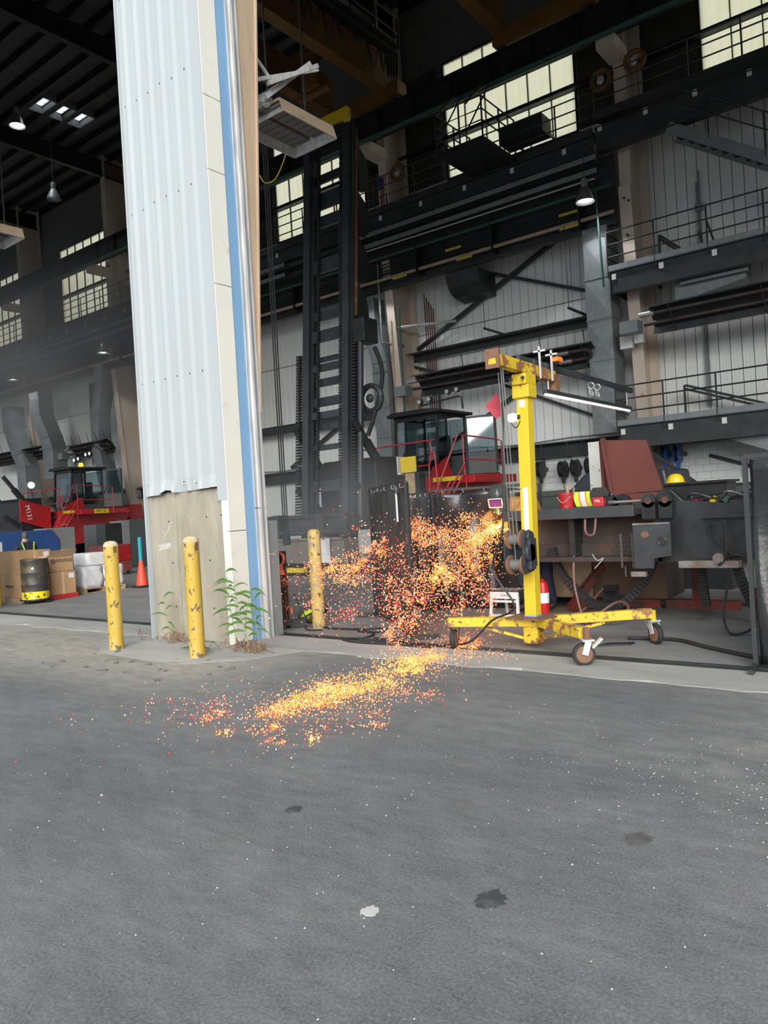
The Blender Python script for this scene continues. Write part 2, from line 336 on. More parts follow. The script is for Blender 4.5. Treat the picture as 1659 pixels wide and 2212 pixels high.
def copy_tree(o, parent=None, dloc=None):
    c = o.copy(); C.objects.link(c); c.parent = parent; ORG[c] = ORG.get(o, Vector())
    if dloc is not None: c.location = o.location+Vector(dloc)
    for ch in list(o.children): copy_tree(ch, c)
    return c
def text(s, size, mat, parent, M4, depth=0.002, name='lettering'):
    cu = bpy.data.curves.new('t', 'FONT'); cu.body = s; cu.size = size; cu.extrude = depth; cu.align_x = 'CENTER'; cu.align_y = 'CENTER'; cu.resolution_u = 2
    to = bpy.data.objects.new('t', cu); C.objects.link(to)
    me = bpy.data.meshes.new_from_object(to.evaluated_get(bpy.context.evaluated_depsgraph_get()))
    bpy.data.objects.remove(to); me.materials.clear(); me.materials.append(MAT[mat])
    me.transform(M4)
    if parent is not None: me.transform(Matrix.Translation(-ORG[parent]))
    o = bpy.data.objects.new(name, me); C.objects.link(o); o.parent = parent; return o
def face_matrix(origin, right, up):
    r = Vector(right).normalized(); u = Vector(up).normalized(); n = r.cross(u); o = Vector(origin)
    return Matrix(((r.x, u.x, n.x, o.x), (r.y, u.y, n.y, o.y), (r.z, u.z, n.z, o.z), (0, 0, 0, 1)))
def sag(a, b, dip, n=10):
    a = Vector(a); b = Vector(b); return [a.lerp(b, i/n)-Vector((0, 0, dip*4*(i/n)*(1-i/n))) for i in range(n+1)]
def smooth_path(pts, k=6):
    pts = [Vector(p) for p in pts]; out = []
    for i in range(len(pts)-1):
        p0 = pts[max(i-1, 0)]; p1 = pts[i]; p2 = pts[i+1]; p3 = pts[min(i+2, len(pts)-1)]
        for j in range(k):
            t = j/k; out.append(.5*((2*p1)+(p2-p0)*t+(2*p0-5*p1+4*p2-p3)*t*t+(3*p1-p0-3*p2+p3)*t**3))
    out.append(pts[-1]); return out
# ================================================================== the setting
BAY = 8.57; COLX = [-7.45-8.6*k for k in range(6)]; WY = 23.0
# ground, apron, rail channel, floor
g_ = MB().box(-75, 40, -50, 6.42, -0.3, 0).build('ground', 'asphalt'); struct(g_, 'worn grey asphalt yard outside the building')
rr = random.Random(3)
edge = [(-75+i*0.25, 6.42+(0.05*math.sin(i*1.3)+rr.uniform(-.05, .05))) for i in range(0, 461)]
ap = MB(); ap.prism([(-75, 7.12)]+edge+[(40, 7.12)], 'z', -0.2, 0.006)
a_ = ap.build('apron', 'apron'); struct(a_, 'pale concrete strip along the door openings')
pe = MB(); pe.prism([(-9.55, 6.4), (-9.5, 5.75), (-8.9, 5.35), (-7.2, 5.25), (-6.6, 5.75), (-6.3, 6.4)], 'z', -0.1, 0.003)
struct(pe.build('pier_footing', 'apron'), 'pale concrete footing around the pier and bollards')
ch = MB().box(-75, 40, 7.12, 7.16, -0.2, 0.012).box(-75, 40, 7.16, 7.25, -0.2, -0.03).box(-75, 40, 7.25, 7.29, -0.2, 0.012).build('trim_1', 'dark'); struct(ch, 'dark steel door track channel set in the floor')
f_ = MB().box(-75, 40, 7.29, 24, -0.2, 0.0).build('floor', 'floor'); struct(f_, 'smooth grey concrete floor inside the building')

# back wall
wb = MB(); xs0, xs1 = -58.0, 12.0
wins = [(-5.52-BAY*k, -0.75-BAY*k) for k in range(-1, 6)]
wins.sort(); ZW0, ZW1, ZT = 13.12, 17.15, 20.0
wb.box(xs0, xs1, WY+.05, WY+.15, 3.0, ZW0).box(xs0, xs1, WY+.05, WY+.15, ZW1, ZT+.3)
cut = xs0
for a, b in wins:
    wb.box(cut, max(a, cut), WY+.05, WY+.15, ZW0, ZW1); cut = b
wb.box(cut, xs1, WY+.05, WY+.15, ZW0, ZW1)
wall_b = struct(wb.build('wall_back', 'panel_back'), 'white ribbed steel wall across the back of the hall')
pw = 0.305
def panel_mesh(h, mat, name):
    m = MB().box(-pw/2+.011, pw/2-.011, -.02, 0, 0, h)
    for x in (-pw/2+.02, -.05, .05): m.box(x-.008, x+.008, -.034 if x < -.1 else -.026, -.019, 0, h)
    return m.mesh(name, mat)
pl = panel_mesh(ZW0-3.25, 'panel', 'wall_panel'); pu = panel_mesh(ZW1-ZW0, 'upper', 'wall_panel')
nP = int((46.9)/pw); locs = [(-3.55-i*pw, WY+.05, 3.25) for i in range(nP)]
copies(pl, 'wall_panel', wall_b, locs)
copies(pu, 'wall_panel', wall_b, [(x, WY+.05, ZW0) for x, y, z in locs if not any(a-pw/2 < x < b+pw/2 for a, b in wins)])
for k, (a, b) in enumerate(wins):
    wn = MB().box(a-.06, b+.06, WY-.0, WY+.1, ZW0-.05, ZW0+.02).box(a-.06, b+.06, WY, WY+.1, ZW1-.02, ZW1+.05).box(a-.06, a, WY, WY+.1, ZW0, ZW1).box(b, b+.06, WY, WY+.1, ZW0, ZW1).build('window_%d' % (k+1), 'darker')
    struct(wn, 'tall window of yellowed translucent ribbed sheets high in the back wall')
    n = 6; pwid = (b-a)/n
    m = MB()
    for j in range(10):
        x0 = -pwid/2+.012+j*(pwid-.024)/10; x1 = x0+(pwid-.024)/10; d = .02 if j % 3 == 0 else 0
        m.raw([(x0, -d, 0), (x1, -d, 0), (x1, -d, ZW1-ZW0), (x0, -d, ZW1-ZW0)], [(0, 1, 2, 3)])
    mu_ = MB().box(-.012, .012, WY-.01, WY+.075, ZW0, ZW1).mesh('mullion', 'dark'); copies(mu_, 'mullion', wn, [(a+pwid*i, 0, 0) for i in range(1, n)])
    pm = m.mesh('pane', 'lucent')
    copies(pm, 'pane', wn, [(a+pwid*(i+.5), WY+.08, ZW0) for i in range(n)])
MB().box(-50, -3.4, WY+.006, WY+.02, 7.86, 7.885).build('panel_seam', 'panel_back', wall_b)
# girts across the windows and upper wall
for k, z in enumerate((14.35, 15.75)):
    tag(MB().box(xs0, xs1, WY-.28, WY-.02, z, z+.05).box(xs0, xs1, WY-.07, WY-.02, z, z+.24).build('wall_girt', 'darker'), ('lower' if k == 0 else 'upper')+' dark steel girt crossing the high translucent windows', 'girt')
# block wall below
bw = MB().box(xs0, xs1, WY-.08, WY+.15, 0, 3.0).build('wall_base', 'block_base'); struct(bw, 'white painted block wall at the foot of the back wall')
bm_ = MB().box(-.196, .196, -.035, 0, 0, .192).mesh('block', 'block')
bl = []
for r_ in range(9):
    for i in range(25): bl.append((-3.7-i*.4-(.2 if r_ % 2 else 0), WY-.08, 1.15+r_*.2))
copies(bm_, 'block', bw, bl)
struct(MB().box(xs0, -13.9, WY-.1, WY-.07, 0, 2.95).build('trim_2', 'block'), 'plain painted band of the wall base behind the machines')
tag(MB().box(xs0, -7.6, WY-.42, WY-.12, 2.95, 2.98).box(xs0, -7.6, WY-.15, WY-.12, 2.95, 3.42).box(xs0, -7.6, WY-.42, WY-.12, 3.39, 3.42).build('base_beam', 'dark'), 'long dark steel channel resting on top of the white block wall', 'beam')
tag(MB().box(xs0, -7.6, WY-.3, WY-.05, 3.42, 3.45).tube([(-44+i, WY-.32, 3.5+.03*math.sin(i*1.7)) for i in range(37)], .03, 5).build('flashing_strip', 'galv_dull'), 'thin bent flashing strip along the foot of the ribbed wall', 'flashing')

# roof with purlins and rafters
sky = [(-31.2, -30.0, 17.05, 17.65), (-31.2, -30.0, 17.95, 18.55), (-31.2, -30.0, 18.8, 19.4)]
rf = MB(); xa = [-60, -31.2, -30.0, 14]; ya = [5.9, 17.05, 17.65, 17.95, 18.55, 18.8, 19.4, 23.5]
for i in range(3):
    for j in range(7):
        if i == 1 and j in (1, 3, 5): continue
        rf.box(xa[i], xa[i+1], ya[j], ya[j+1], ZT, ZT+.1)
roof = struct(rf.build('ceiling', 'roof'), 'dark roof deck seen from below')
pm = MB().box(-60, 14, -.06, .06, -.34, -.31).box(-60, 14, -.06, .06, -.03, 0).box(-60, 14, -.012, .012, -.32, -.01).mesh('purlin', 'darker')
copies(pm, 'purlin', roof, [(0, 7.0+.88*i+.12, ZT) for i in range(19)])
ra = MB().box(-.12, .12, 7, 23, -1.15, -1.12).box(-.012, .012, 7, 23, -1.13, -.35).box(-.12, .12, 7, 23, -.38, -.35).mesh('rafter', 'darker')
copies(ra, 'rafter', roof, [(x, 0, ZT) for x in COLX+[1.15, -59]])
for k, (x0, x1, y0, y1) in enumerate(sky):
    fr = MB().box(x0, x1, y0-.03, y0, ZT-.3, ZT+.08).box(x0, x1, y1, y1+.03, ZT-.3, ZT+.08).box(x0-.03, x0, y0, y1, ZT-.3, ZT+.08).box(x1, x1+.03, y0, y1, ZT-.3, ZT+.08).build('window_%d' % (k+11), 'greybox')
    struct(fr, 'small roof light, '+['the one nearest the yard', 'the middle one', 'the one nearest the back wall'][k]+' of three')
    n = 4
    for i in range(n):
        for j in range(2):
            dx = (x1-x0)/n; dy = (y1-y0)/2
            MB().box(x0+i*dx+.02, x0+(i+1)*dx-.02, y0+j*dy+.02, y0+(j+1)*dy-.02, ZT+.02, ZT+.03).build('pane', 'skylight', fr)
# far and side walls that close the hall
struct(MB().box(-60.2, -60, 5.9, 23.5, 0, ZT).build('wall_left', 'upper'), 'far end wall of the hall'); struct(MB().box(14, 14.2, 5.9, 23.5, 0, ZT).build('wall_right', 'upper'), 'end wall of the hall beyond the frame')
# front wall: lintel over the doors, plain piers beyond the frame
fw = MB().box(-60, 14, 6.4, 6.9, 11.3, ZT+.1)
for k in (-1, 1, 2, 3, 4, 5): x = -8.36-BAY*k; fw.box(x-.85, x+.85, 6.4, 6.95, 0, 12.5)
struct(fw.build('wall_front', 'white_sheet'), 'front wall above and beyond the door openings')

# roll-up doors added out of view to keep daylight off the upper hall
for k, zd in ((0, 10.2), (-1, 10.2), (2, 9.5), (3, 10), (4, 9.5), (5, 10)):
    xa_ = -8.36-BAY*(k-1)-BAY+.85; xb_ = xa_+BAY-1.7
    struct(MB().box(xa_, xb_, 6.75, 6.8, zd, 11.4).build('door_%d' % (k+2), 'greybox'), 'unseen grey roll-up door added to limit daylight in the hall')
# the pier in view
pier = bpy.data.objects.new('wall_pier', None); C.objects.link(pier); pier.location = (-8.36, 6.6, 0); ORG[pier] = Vector((-8.36, 6.6, 0)); struct(pier, 'white ribbed steel pier on a concrete base between two door openings')
PX0, PX1, PF, PB = -9.22, -7.47, 6.38, 6.95
MB().box(PX0+.03, PX1-.02, PF+.05, PB, 0, 2.02).build('concrete_base', 'pier_concrete', pier, bevel=.02)
MB().box(PX0+.62, PX0+.65, PF+.035, PF+.06, 0.02, 2.0).build('board_mark', 'pier_concrete', pier)
for x, z in ((-8.75, 1.62), (-7.95, 1.65), (-7.65, 1.66), (-8.72, 1.05), (-7.93, 1.08), (-7.63, 1.05), (-8.7, .45), (-7.9, .45)):
    MB().cyl((x, PF+.046, z), (x, PF+.06, z), .012, n=8).build('tie_hole', 'ink', pier)
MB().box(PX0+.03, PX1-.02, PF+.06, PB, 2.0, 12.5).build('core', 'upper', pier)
# ribbed sheet: profile extruded, with its dented lower edge
prof = []; x = PX0
nr = 6; wv = (1.57)/nr
for k in range(nr):
    x0 = PX0+.02+k*wv
    prof += [(x0, .0), (x0+wv*.56, .0), (x0+wv*.585, -.045), (x0+wv*.70, -.045), (x0+wv*.80, 0)]
    # minor ribs
prof.append((PX0+.02+nr*wv, 0))
def sheet(z0, z1, dent, y):
    m = MB(); n = len(prof); zs = [0, .02, .1, .4, 1]
    vs = []
    for t in zs:
        for i, (px_, d) in enumerate(prof):
            s_ = i/n; bend = dent*(.03*math.sin(s_*9)+.04*math.exp(-((s_-.35)/.08)**2))
            lift = dent*(.05*math.exp(-((s_-.32)/.06)**2)+.05*s_) if t == 0 else 0
            vs.append((px_, y+d-(bend if t == 0 else 0), z0+(z1-z0)*t+lift))
    fs = [(j*n+i, j*n+i+1, (j+1)*n+i+1, (j+1)*n+i) for j in range(len(zs)-1) for i in range(n-1)]
    return m.raw(vs, fs)
sheet(1.98, 12.5, 1, PF+.015).build('ribbed_sheet', 'white_sheet', pier, solid=.004)
for k in range(nr):
    for d in (.2, .36):
        xm = PX0+.02+k*wv+wv*d
        MB().prism([(xm-.014, PF+.022), (xm, PF+.012), (xm+.014, PF+.022)], 'z', 2.1, 12.4).build('minor_rib', 'white_sheet', pier)
scm = MB().cyl((0, 0, 0), (0, -.012, 0), .011, n=6).mesh('screw', 'greydark')
sl_ = []
for z in (2.12, 3.55, 5.95, 7.45, 8.95):
    for k in range(nr): sl_.append((PX0+.05+k*wv+.06, PF+.018, z+rr.uniform(-.02, .02)))
copies(scm, 'screw', pier, sl_)
MB().box(PX0, PX0+.03, PF-.012, PB, .0, 12.5).build('corner_trim', 'white_sheet', pier)
MB().box(PX1-.16, PX1+.012, PF-.008, PF+.05, 1.85, 12.5).build('corner_trim', 'white_sheet', pier)
MB().box(PX1-.11, PX1-.02, PF+.0, PF+.05, 0.0, 1.9).build('corner_trim', 'cream_trim', pier)
# jamb flashing sections on the face that turns into the opening
for z0, z1 in ((0.02, 1.45), (1.45, 4.6), (4.6, 6.05), (6.05, 7.0), (7.0, 12.5)):
    MB().box(PX1-.02, PX1+.018, PF-.0, PF+.285, z0, z1-.008).build('jamb_flashing', 'cream_trim', pier, bevel=.006)
MB().box(PX1-.02, PX1+.012, PF+.285, PF+.455, .0, 12.5).build('blue_post', 'blue', pier)
gp = [(PX1-.02, PF+.455), (PX1+.03, PF+.455), (PX1+.03, PF+.475), (PX1+.012, PF+.485), (PX1+.012, PF+.50), (PX1+.05, PF+.51), (PX1+.06, PF+.54), (PX1+.05, PF+.57), (PX1-.0, PF+.58), (PX1-.0, PF+.615), (PX1+.045, PF+.62), (PX1+.045, PF+.635), (PX1-.02, PF+.64)]
MB().prism(gp, 'z', 0, 1.72).build('door_guide', 'galv', pier)
MB().prism(gp, 'z', 1.73, 12.5).build('door_guide', 'galv', pier)
MB().prism([(PF+.64, 3.2), (PF+1.27, 12.5), (PF+.64, 12.5)], 'x', PX1-.02, PX1+.03).build('door_frame_post', 'tan', pier)
MB().prism([(PF+.62, 3.0), (PF+1.25, 12.5), (PF+1.28, 12.5), (PF+.645, 3.0)], 'x', PX1-.02, PX1+.05).build('door_frame_edge', 'tan', pier)
MB().box(PX1-.06, PX1+.02, PF+.64, PF+.83, 0.0, 1.55).build('steel_guard', 'galv_dull', pier)
# chalk number scribbled on the concrete
text('20589', .11, 'paper', pier, face_matrix((-8.88, PF+.047, 1.27), (1, 0, .12), (-.12, 0, 1)), .0008)
MB().tube([(-8.85, PF+.046, 1.42), (-8.77, PF+.046, 1.5), (-8.7, PF+.046, 1.62)], .004, 4).build('chalk_tick', 'paper', pier)
# ================================================================== things fixed to the hall
for k, x in enumerate(COLX[:5]):
    wh = ['right of the big duct', 'behind the container handler cab', 'hidden behind the white pier', 'behind the second red handler', 'at the far left edge'][k]
    t = thing('steel_column', 'tapered beige steel wall column '+wh, 'column', (x, 22.4, 0), 'wall columns')
    f = .17
    MB().hexa([(x-f, 22.3, 0), (x+f, 22.3, 0), (x+f, 22.34, 0), (x-f, 22.34, 0), (x-f, 21.58, 10.4), (x+f, 21.58, 10.4), (x+f, 21.62, 10.4), (x-f, 21.62, 10.4)]).build('front_flange', 'beige', t)
    MB().box(x-f, x+f, 21.72, 21.76, 10.4, 19.9).build('upper_flange', 'beige', t)
    MB().hexa([(x-.012, 22.32, 0), (x+.012, 22.32, 0), (x+.012, 22.9, 0), (x-.012, 22.9, 0), (x-.012, 21.6, 10.4), (x+.012, 21.6, 10.4), (x+.012, 22.9, 10.4), (x-.012, 22.9, 10.4)]).box(x-.012, x+.012, 21.74, 22.9, 10.4, 19.9).build('web', 'beige', t)
    MB().box(x-f, x+f+.1, 22.88, 22.92, 0, 19.9).build('back_flange', 'beige', t)
    MB().box(x-.25, x+.25, 20.7, 21.75, 13.95, 14.3).build('crane_bracket', 'beige', t)
    if k == 0:
        MB().ell((x+.02, 22.0, 4.55), (.09, .012, .17)).build('orange_mark', 'hook', t)
        for z, dx in ((9.0, .0), (10.05, -.02), (9.95, .1)): MB().cyl((x+dx, 21.7, z), (x+dx, 21.58, z), .035, n=8).build('bolt', 'dark', t)
# crane runway
rg = thing('crane_runway_girder', 'long dark overhead crane runway girder along the back wall', 'girder', (-24, 20.8, 14.3))
MB().box(-58, 12, 20.62, 20.98, 14.3, 14.34).build('bottom_flange', 'darker', rg); MB().box(-58, 12, 20.62, 20.98, 15.12, 15.16).build('top_flange', 'darker', rg)
MB().box(-58, 12, 20.79, 20.81, 14.34, 15.12).build('web', 'darker', rg); MB().box(-58, 12, 20.77, 20.83, 15.16, 15.26).build('rail', 'dark', rg)
sm = MB().box(-.01, .01, -.15, .15, 0, .78).mesh('stiffener', 'darker'); copies(sm, 'stiffener', rg, [(-1-1.43*i, 20.8, 14.34) for i in range(28)])
tag(MB().cyl((-58, 20.55, 14.22), (12, 20.55, 14.22), .085, n=8).build('runway_pipe', 'green', smooth=True), 'green pipe running under the crane runway girder', 'pipe')

def bridge(x0, label, festoon, y0):
    t = thing('bridge_crane', label, 'crane', (x0, 20.8, 15.27), 'overhead bridge cranes')
    for dx in (0, -2.3):
        a = MB(); a.box(x0+dx-.42, x0+dx, y0, 20.3, 15.45, 15.49).box(x0+dx-.42, x0+dx, y0, 20.3, 16.45, 16.49).box(x0+dx-.40, x0+dx-.38, y0, 20.3, 15.49, 16.45).box(x0+dx-.05, x0+dx-.03, y0, 20.3, 15.49, 16.45)
        a.build('bridge_girder', 'craneyel', t)
    MB().box(x0-2.9, x0+.25, 20.55, 21.05, 15.3, 15.75).build('end_truck', 'craneyel', t)
    for dx in (0, -2.7): MB().cyl((x0+dx, 20.7, 15.4), (x0+dx, 20.9, 15.4), .18, n=14).build('wheel', 'dark', t)
    # walkway rail and festoon on the near girder
    m = MB().beam((x0+.35, y0, 16.5), (x0+.35, 20.3, 16.5), .6, .04)
    m.build('walkway', 'darker', t)
    m = MB()
    for z in (16.9, 17.4): m.tube([(x0+.62, y0, z), (x0+.62, 20.3, z)], .025, 5)
    for i in range(int((20.3-y0)/1.2)): m.tube([(x0+.62, 20.2-1.2*i, 16.5), (x0+.62, 20.2-1.2*i, 17.4)], .025, 5)
    m.build('handrail', 'darker', t)
    if festoon:
        MB().beam((x0+.5, y0, 16.35), (x0+.5, 20.3, 16.35), .05, .08).build('festoon_track', 'dark', t)
        rg_ = random.Random(5); ys = [20.25, 20.1, 19.95, 19.8, 19.65, 19.3, 18.6, 17.9, 17.2, 16.6, 16.0, 15.75, 15.5, 15.3, 15.1, 14.9]
        for a, b in zip(ys[:-1], ys[1:]):
            d = rg_.uniform(.55, 1.0)
            MB().tube(sag((x0+.5, a, 16.3), (x0+.5, b, 16.3), d, 10), .022, 5).tube(sag((x0+.53, a, 16.3), (x0+.53, b, 16.3), d*.85, 10), .018, 5).build('festoon_cable', 'cable', t)
    return t
bridge(-14.6, 'orange overhead bridge crane with looped cables left of the mast top', True, 7.6)
b2 = bridge(-7.9, 'orange overhead bridge crane at the top edge right of the window', False, 7.6)
tag(MB().tube([(-16.9, 18.6, 15.2), (-15.6, 18.6, 15.2)], .12, 10).box(-16.6, -15.9, 18.3, 18.9, 15.3, 15.75).box(-17.2, -14.7, 18.4, 18.8, 16.49, 16.7).box(-16.4, -16.1, 18.5, 18.7, 15.75, 16.5).build('crane_trolley', 'craneyel'), 'small orange hoist trolley under the bridge crane', 'hoist')

# ------------------------------------------------ catwalks and mezzanine
def railing(m_post, parent, pts, h, posts, mat='dark', rails=(.35, .68, 1.0), r=.022):
    for f in rails:
        MB().tube([(x, y, z+h*f) for x, y, z in pts], r, 5).build('rail', mat, parent)
    for x, y, z in posts: MB().tube([(x, y, z-.22), (x, y, z+h)], r*1.15, 5).build('post', mat, parent)
cw = thing('catwalk', 'long dark steel catwalk with railings below the left translucent windows', 'catwalk', (-24, 21.2, 11.9))
MB().box(-58, -8.05, 20.98, 21.02, 11.82, 12.05).build('toe_plate', 'dark', cw); MB().box(-58, -8.05, 21.02, 21.7, 11.9, 11.94).build('walkway', 'darker', cw)
MB().box(-58, -8.05, 21.06, 21.09, 11.35, 11.82).box(-58, -8.05, 21.0, 21.3, 11.33, 11.36).build('support_beam', 'dark', cw)
px_ = [-9.15-1.7*i for i in range(20)]
railing(None, cw, [(-46, 21.0, 12.0), (-8.1, 21.0, 12.0)], 1.05, [(x, 21.0, 12.0) for x in px_ if not -13.2 < x < -10.4])
bx_ = MB().box(-.06, .06, -.04, 0, -.08, .08).mesh('clip_plate', 'white'); copies(bx_, 'clip_plate', cw, [(x+.2, 21.08, 11.68) for x in px_])
cr = thing('catwalk', 'dark steel catwalk with three rails crossing the rightmost translucent window', 'catwalk', (-3, 21.2, 12.3))
MB().box(-8.02, 12, 20.98, 21.02, 12.22, 12.45).build('toe_plate', 'dark', cr); MB().box(-8.02, 12, 21.02, 21.7, 12.3, 12.34).build('walkway', 'darker', cr)
MB().box(-8.0, 12, 21.06, 21.09, 11.35, 12.02).box(-8.0, 12, 21.0, 21.3, 11.33, 11.36).box(-8.0, 12, 21.0, 21.3, 12.0, 12.03).build('support_beam', 'dark', cr)
px2 = [-7.98, -6.69, -5.4, -4.09, -2.8]
railing(None, cr, [(-7.98, 21.0, 12.42), (2, 21.0, 12.42)], 1.0, [(x, 21.0, 12.42) for x in px2])
copies(bx_, 'clip_plate', cr, [(x+.13, 21.06, 11.98) for x in px2])
for k, x in enumerate((-8.35, -9.05)): pass
# access cage on the left catwalk
cg = thing('access_cage', 'dark railed access platform jutting from the catwalk in front of the large window', 'platform', (-11.2, 20.2, 11.9))
MB().box(-12.0, -10.45, 19.0, 20.98, 11.86, 11.98).build('floor_plate', 'darker', cg)
for pts in ([(-12.0, 20.98, 12), (-12.0, 19.0, 12), (-10.45, 19.0, 12), (-10.45, 20.98, 12)],):
    for f in (.42, .74, 1.1): MB().tube([(x, y, z+f) for x, y, z in pts], .024, 5).build('rail', 'dark', cg)
for x, y in ((-12.0, 19.0), (-11.2, 19.0), (-10.45, 19.0), (-10.45, 20.0), (-12.0, 20.0), (-10.45, 20.95), (-12, 20.95)): MB().tube([(x, y, 11.9), (x, y, 13.1)], .028, 5).build('post', 'dark', cg)
for x in (-12.0, -11.0): MB().tube([(x, 19.0, 13.1), (x, 20.5, 14.3), (x, 20.62, 14.6), (x, 19.1, 13.1)], .024, 5).tube([(x, 19.0, 12.2), (x, 20.6, 14.3)], .024, 5).build('stair_stringer', 'dark', cg)
tag(MB().box(-11.35, -9.9, 21.75, 22.4, 12.9, 13.45).box(-11.3, -9.95, 21.7, 21.76, 12.95, 13.4).box(-11.2, -11.15, 22.4, 23.0, 13.1, 13.2).box(-10.1, -10.05, 22.4, 23.0, 13.1, 13.2).build('unit_heater', 'dark'), 'dark box heater behind the access cage against the window', 'heater')

# mezzanine platforms on the right
def mezz(z, name, label, rail):
    t = thing(name, label, 'mezzanine', (-4, 21.5, z-.9))
    MB().box(-7.82, 12, 20.98, 21.01, z-.0, z+.16).build('toe_plate', 'galv_dull', t)
    MB().box(-7.78, 12, 20.96, 21.2, z-.03, z).box(-7.78, 12, 21.04, 21.07, z-.6, z-.03).box(-7.78, 12, 20.96, 21.2, z-.63, z-.6).build('fascia_beam', 'dark', t)
    MB().box(-7.75, 12, 21.0, 22.9, z-.04, z-.0).build('deck', 'darker', t)
    MB().box(-7.80, -7.77, 20.98, 22.3, z-.6, z).build('end_beam', 'darker', t)
    for i in range(8): MB().box(-7.0+1.6*i, -6.95+1.6*i, 21.1, 22.9, z-.3, z-.05).build('joist', 'darker', t)
    railing(None, t, [(-7.84, 21.0, z+.05), (3, 21.0, z+.05)], 1.05, [(x, 21.0, z+.05) for x in (-7.84, -6.53, -5.17, -3.82, -2.5)], rails=(.33, .66, 1.0))
    for f in (.33, .66, 1.0): MB().tube([(-7.84, 21.0, z+.05+1.05*f), (-7.84, 21.95, z+.05+1.05*f)], .022, 5).build('rail', 'dark', t)
    copies(bx_, 'clip_plate', t, [(x+.16, 21.02, z-.17) for x in (-7.84, -6.53, -5.17, -3.82)])
    return t
mu = mezz(7.9, 'mezzanine_deck', 'upper steel mezzanine with dark fascia beam and pipe railing at right', 1)
ml = mezz(3.55, 'mezzanine_deck', 'lower steel mezzanine with dark fascia beam over the pickup truck', 1)
# stair from the upper mezzanine, sloping rails
st = thing('steel_stair', 'grey steel stair climbing above the upper mezzanine at the right edge', 'stair', (-4, 21.1, 9.6))
MB().beam((-6.0, 21.05, 11.35), (-2.2, 21.05, 8.75), .03, .28).build('stringer', 'galv_dull', st); MB().beam((-6.0, 21.8, 11.35), (-2.2, 21.8, 8.75), .03, .28).build('stringer', 'galv_dull', st)
for i in range(14): MB().box(-5.9+.27*i, -5.6+.27*i, 21.06, 21.79, 11.2-.185*i, 11.24-.185*i).build('tread', 'dark', st)
for dz in (.55, 1.0): MB().tube([(-6.0, 21.05, 11.5+dz), (-2.2, 21.05, 8.9+dz)], .022, 5).build('rail', 'dark', st)
for i in range(3): MB().tube([(-5.0+1.3*i, 21.05, 10.7-.89*i), (-5.0+1.3*i, 21.05, 11.8-.89*i)], .022, 5).build('post', 'dark', st)
for k, (z, lab) in enumerate(((7.9, 'upper'), (3.55, 'lower'))):
    t = thing('stair_handrail', 'dark sloping stair rails behind the railing of the '+lab+' mezzanine', 'railing', (-6, 22.3, z))
    x0 = -6.75 if k == 0 else -6.3
    for dx, dz in ((0, 0), (0, .35)): MB().beam((x0, 22.3, z+.95+dz*.3-dx), (x0+(.9 if k == 0 else 2.2), 22.3, z+.1+dz*.3), .05, .07).build('rail', 'dark', t)
    MB().beam((x0, 22.2, z), (x0, 22.2, z+1.05), .05, .05).build('post', 'dark', t)
    if k == 0:
        MB().beam((-5.5, 22.3, z+1.2), (-5.2, 22.3, z+.1), .06, .05).beam((-5.7, 22.3, z+.9), (-5.5, 22.3, z+.1), .05, .05).build('rail', 'dark', t)
tag(MB().beam((-7.4, 21.0, 3.1), (-5.9, 22.85, 1.5), .09, .09).beam((-5.9, 22.85, 2.6), (-3.6, 22.85, 1.75), .05, .1).build('knee_brace', 'dark'), 'dark diagonal brace on the block wall under the lower mezzanine', 'brace')
tag(MB().prism([(-5.2, 3.0), (-3.3, 2.2), (-2.4, 2.2), (-4.2, 3.0)], 'y', 21.3, 21.9).build('duct_offset', 'galv_dull'), 'grey slanted duct under the lower mezzanine at right', 'duct')
tag(MB().prism([(-6.2, 6.75), (-4.4, 7.05), (-4.4, 7.55), (-6.2, 7.55)], 'y', 21.5, 22.1).build('duct_offset', 'galv_dull'), 'grey slanted duct under the upper mezzanine', 'duct')
tag(MB().box(-6.0, -4.3, 21.3, 21.45, 7.18, 7.26).box(-5.8, -5.77, 21.36, 21.39, 7.26, 7.86).box(-4.5, -4.47, 21.36, 21.39, 7.26, 7.86).build('tube_fixture', 'galv_dull'), 'grey unlit tube fixture under the upper mezzanine', 'light')

# ------------------------------------------------ pipes and trays on the spandrel
sp = MB().box(-58, -7.7, 21.62, 21.66, 9.45, 11.4).box(-58, -7.7, 21.45, 21.7, 9.36, 9.42).box(-58, -7.7, 21.5, 21.66, 9.9, 9.93).build('spandrel_beam', 'dark')  # beam sheet carried up in dark colour as shade over the wall
tag(sp, 'dark spandrel beam under the pipes, its sheet raised to darken the wall above', 'beam')
for k, (z, lab) in enumerate(((11.1, 'upper'), (10.72, 'lower'))):
    t = thing('cable_tray', lab+' grey cable tray running under the left catwalk', 'cable tray', (-24, 20.9, z))
    MB().box(-17.3, -7.9, 20.74, 20.77, z-.06, z+.08).box(-58, -20.2, 20.74, 20.77, z-.06, z+.08).build('side_rail', 'galv_dull', t); MB().box(-58, -7.9, 21.0, 21.03, z-.06, z+.08).build('side_rail', 'dark', t)
    cl = MB().box(-.09, .09, -.01, 0, -.07, .09).mesh('splice_plate', 'refl'); copies(cl, 'splice_plate', t, [(x, 20.74, z) for x in (-15.8, -13.2, -10.6, -8.9, -28, -33)])
    tb = MB().box(-.02, .02, 20.77, 21.0, -.06, -.04).mesh('rung', 'dark'); copies(tb, 'rung', t, [(-8.1-.42*i, 0, z) for i in range(22)])
tag(MB().tube([(-17.2, 20.85, 10.62), (-12, 20.85, 10.58), (-8, 20.85, 10.55)], .025, 5).build('conduit', 'galv'), 'thin bright conduit below the two cable trays', 'pipe')
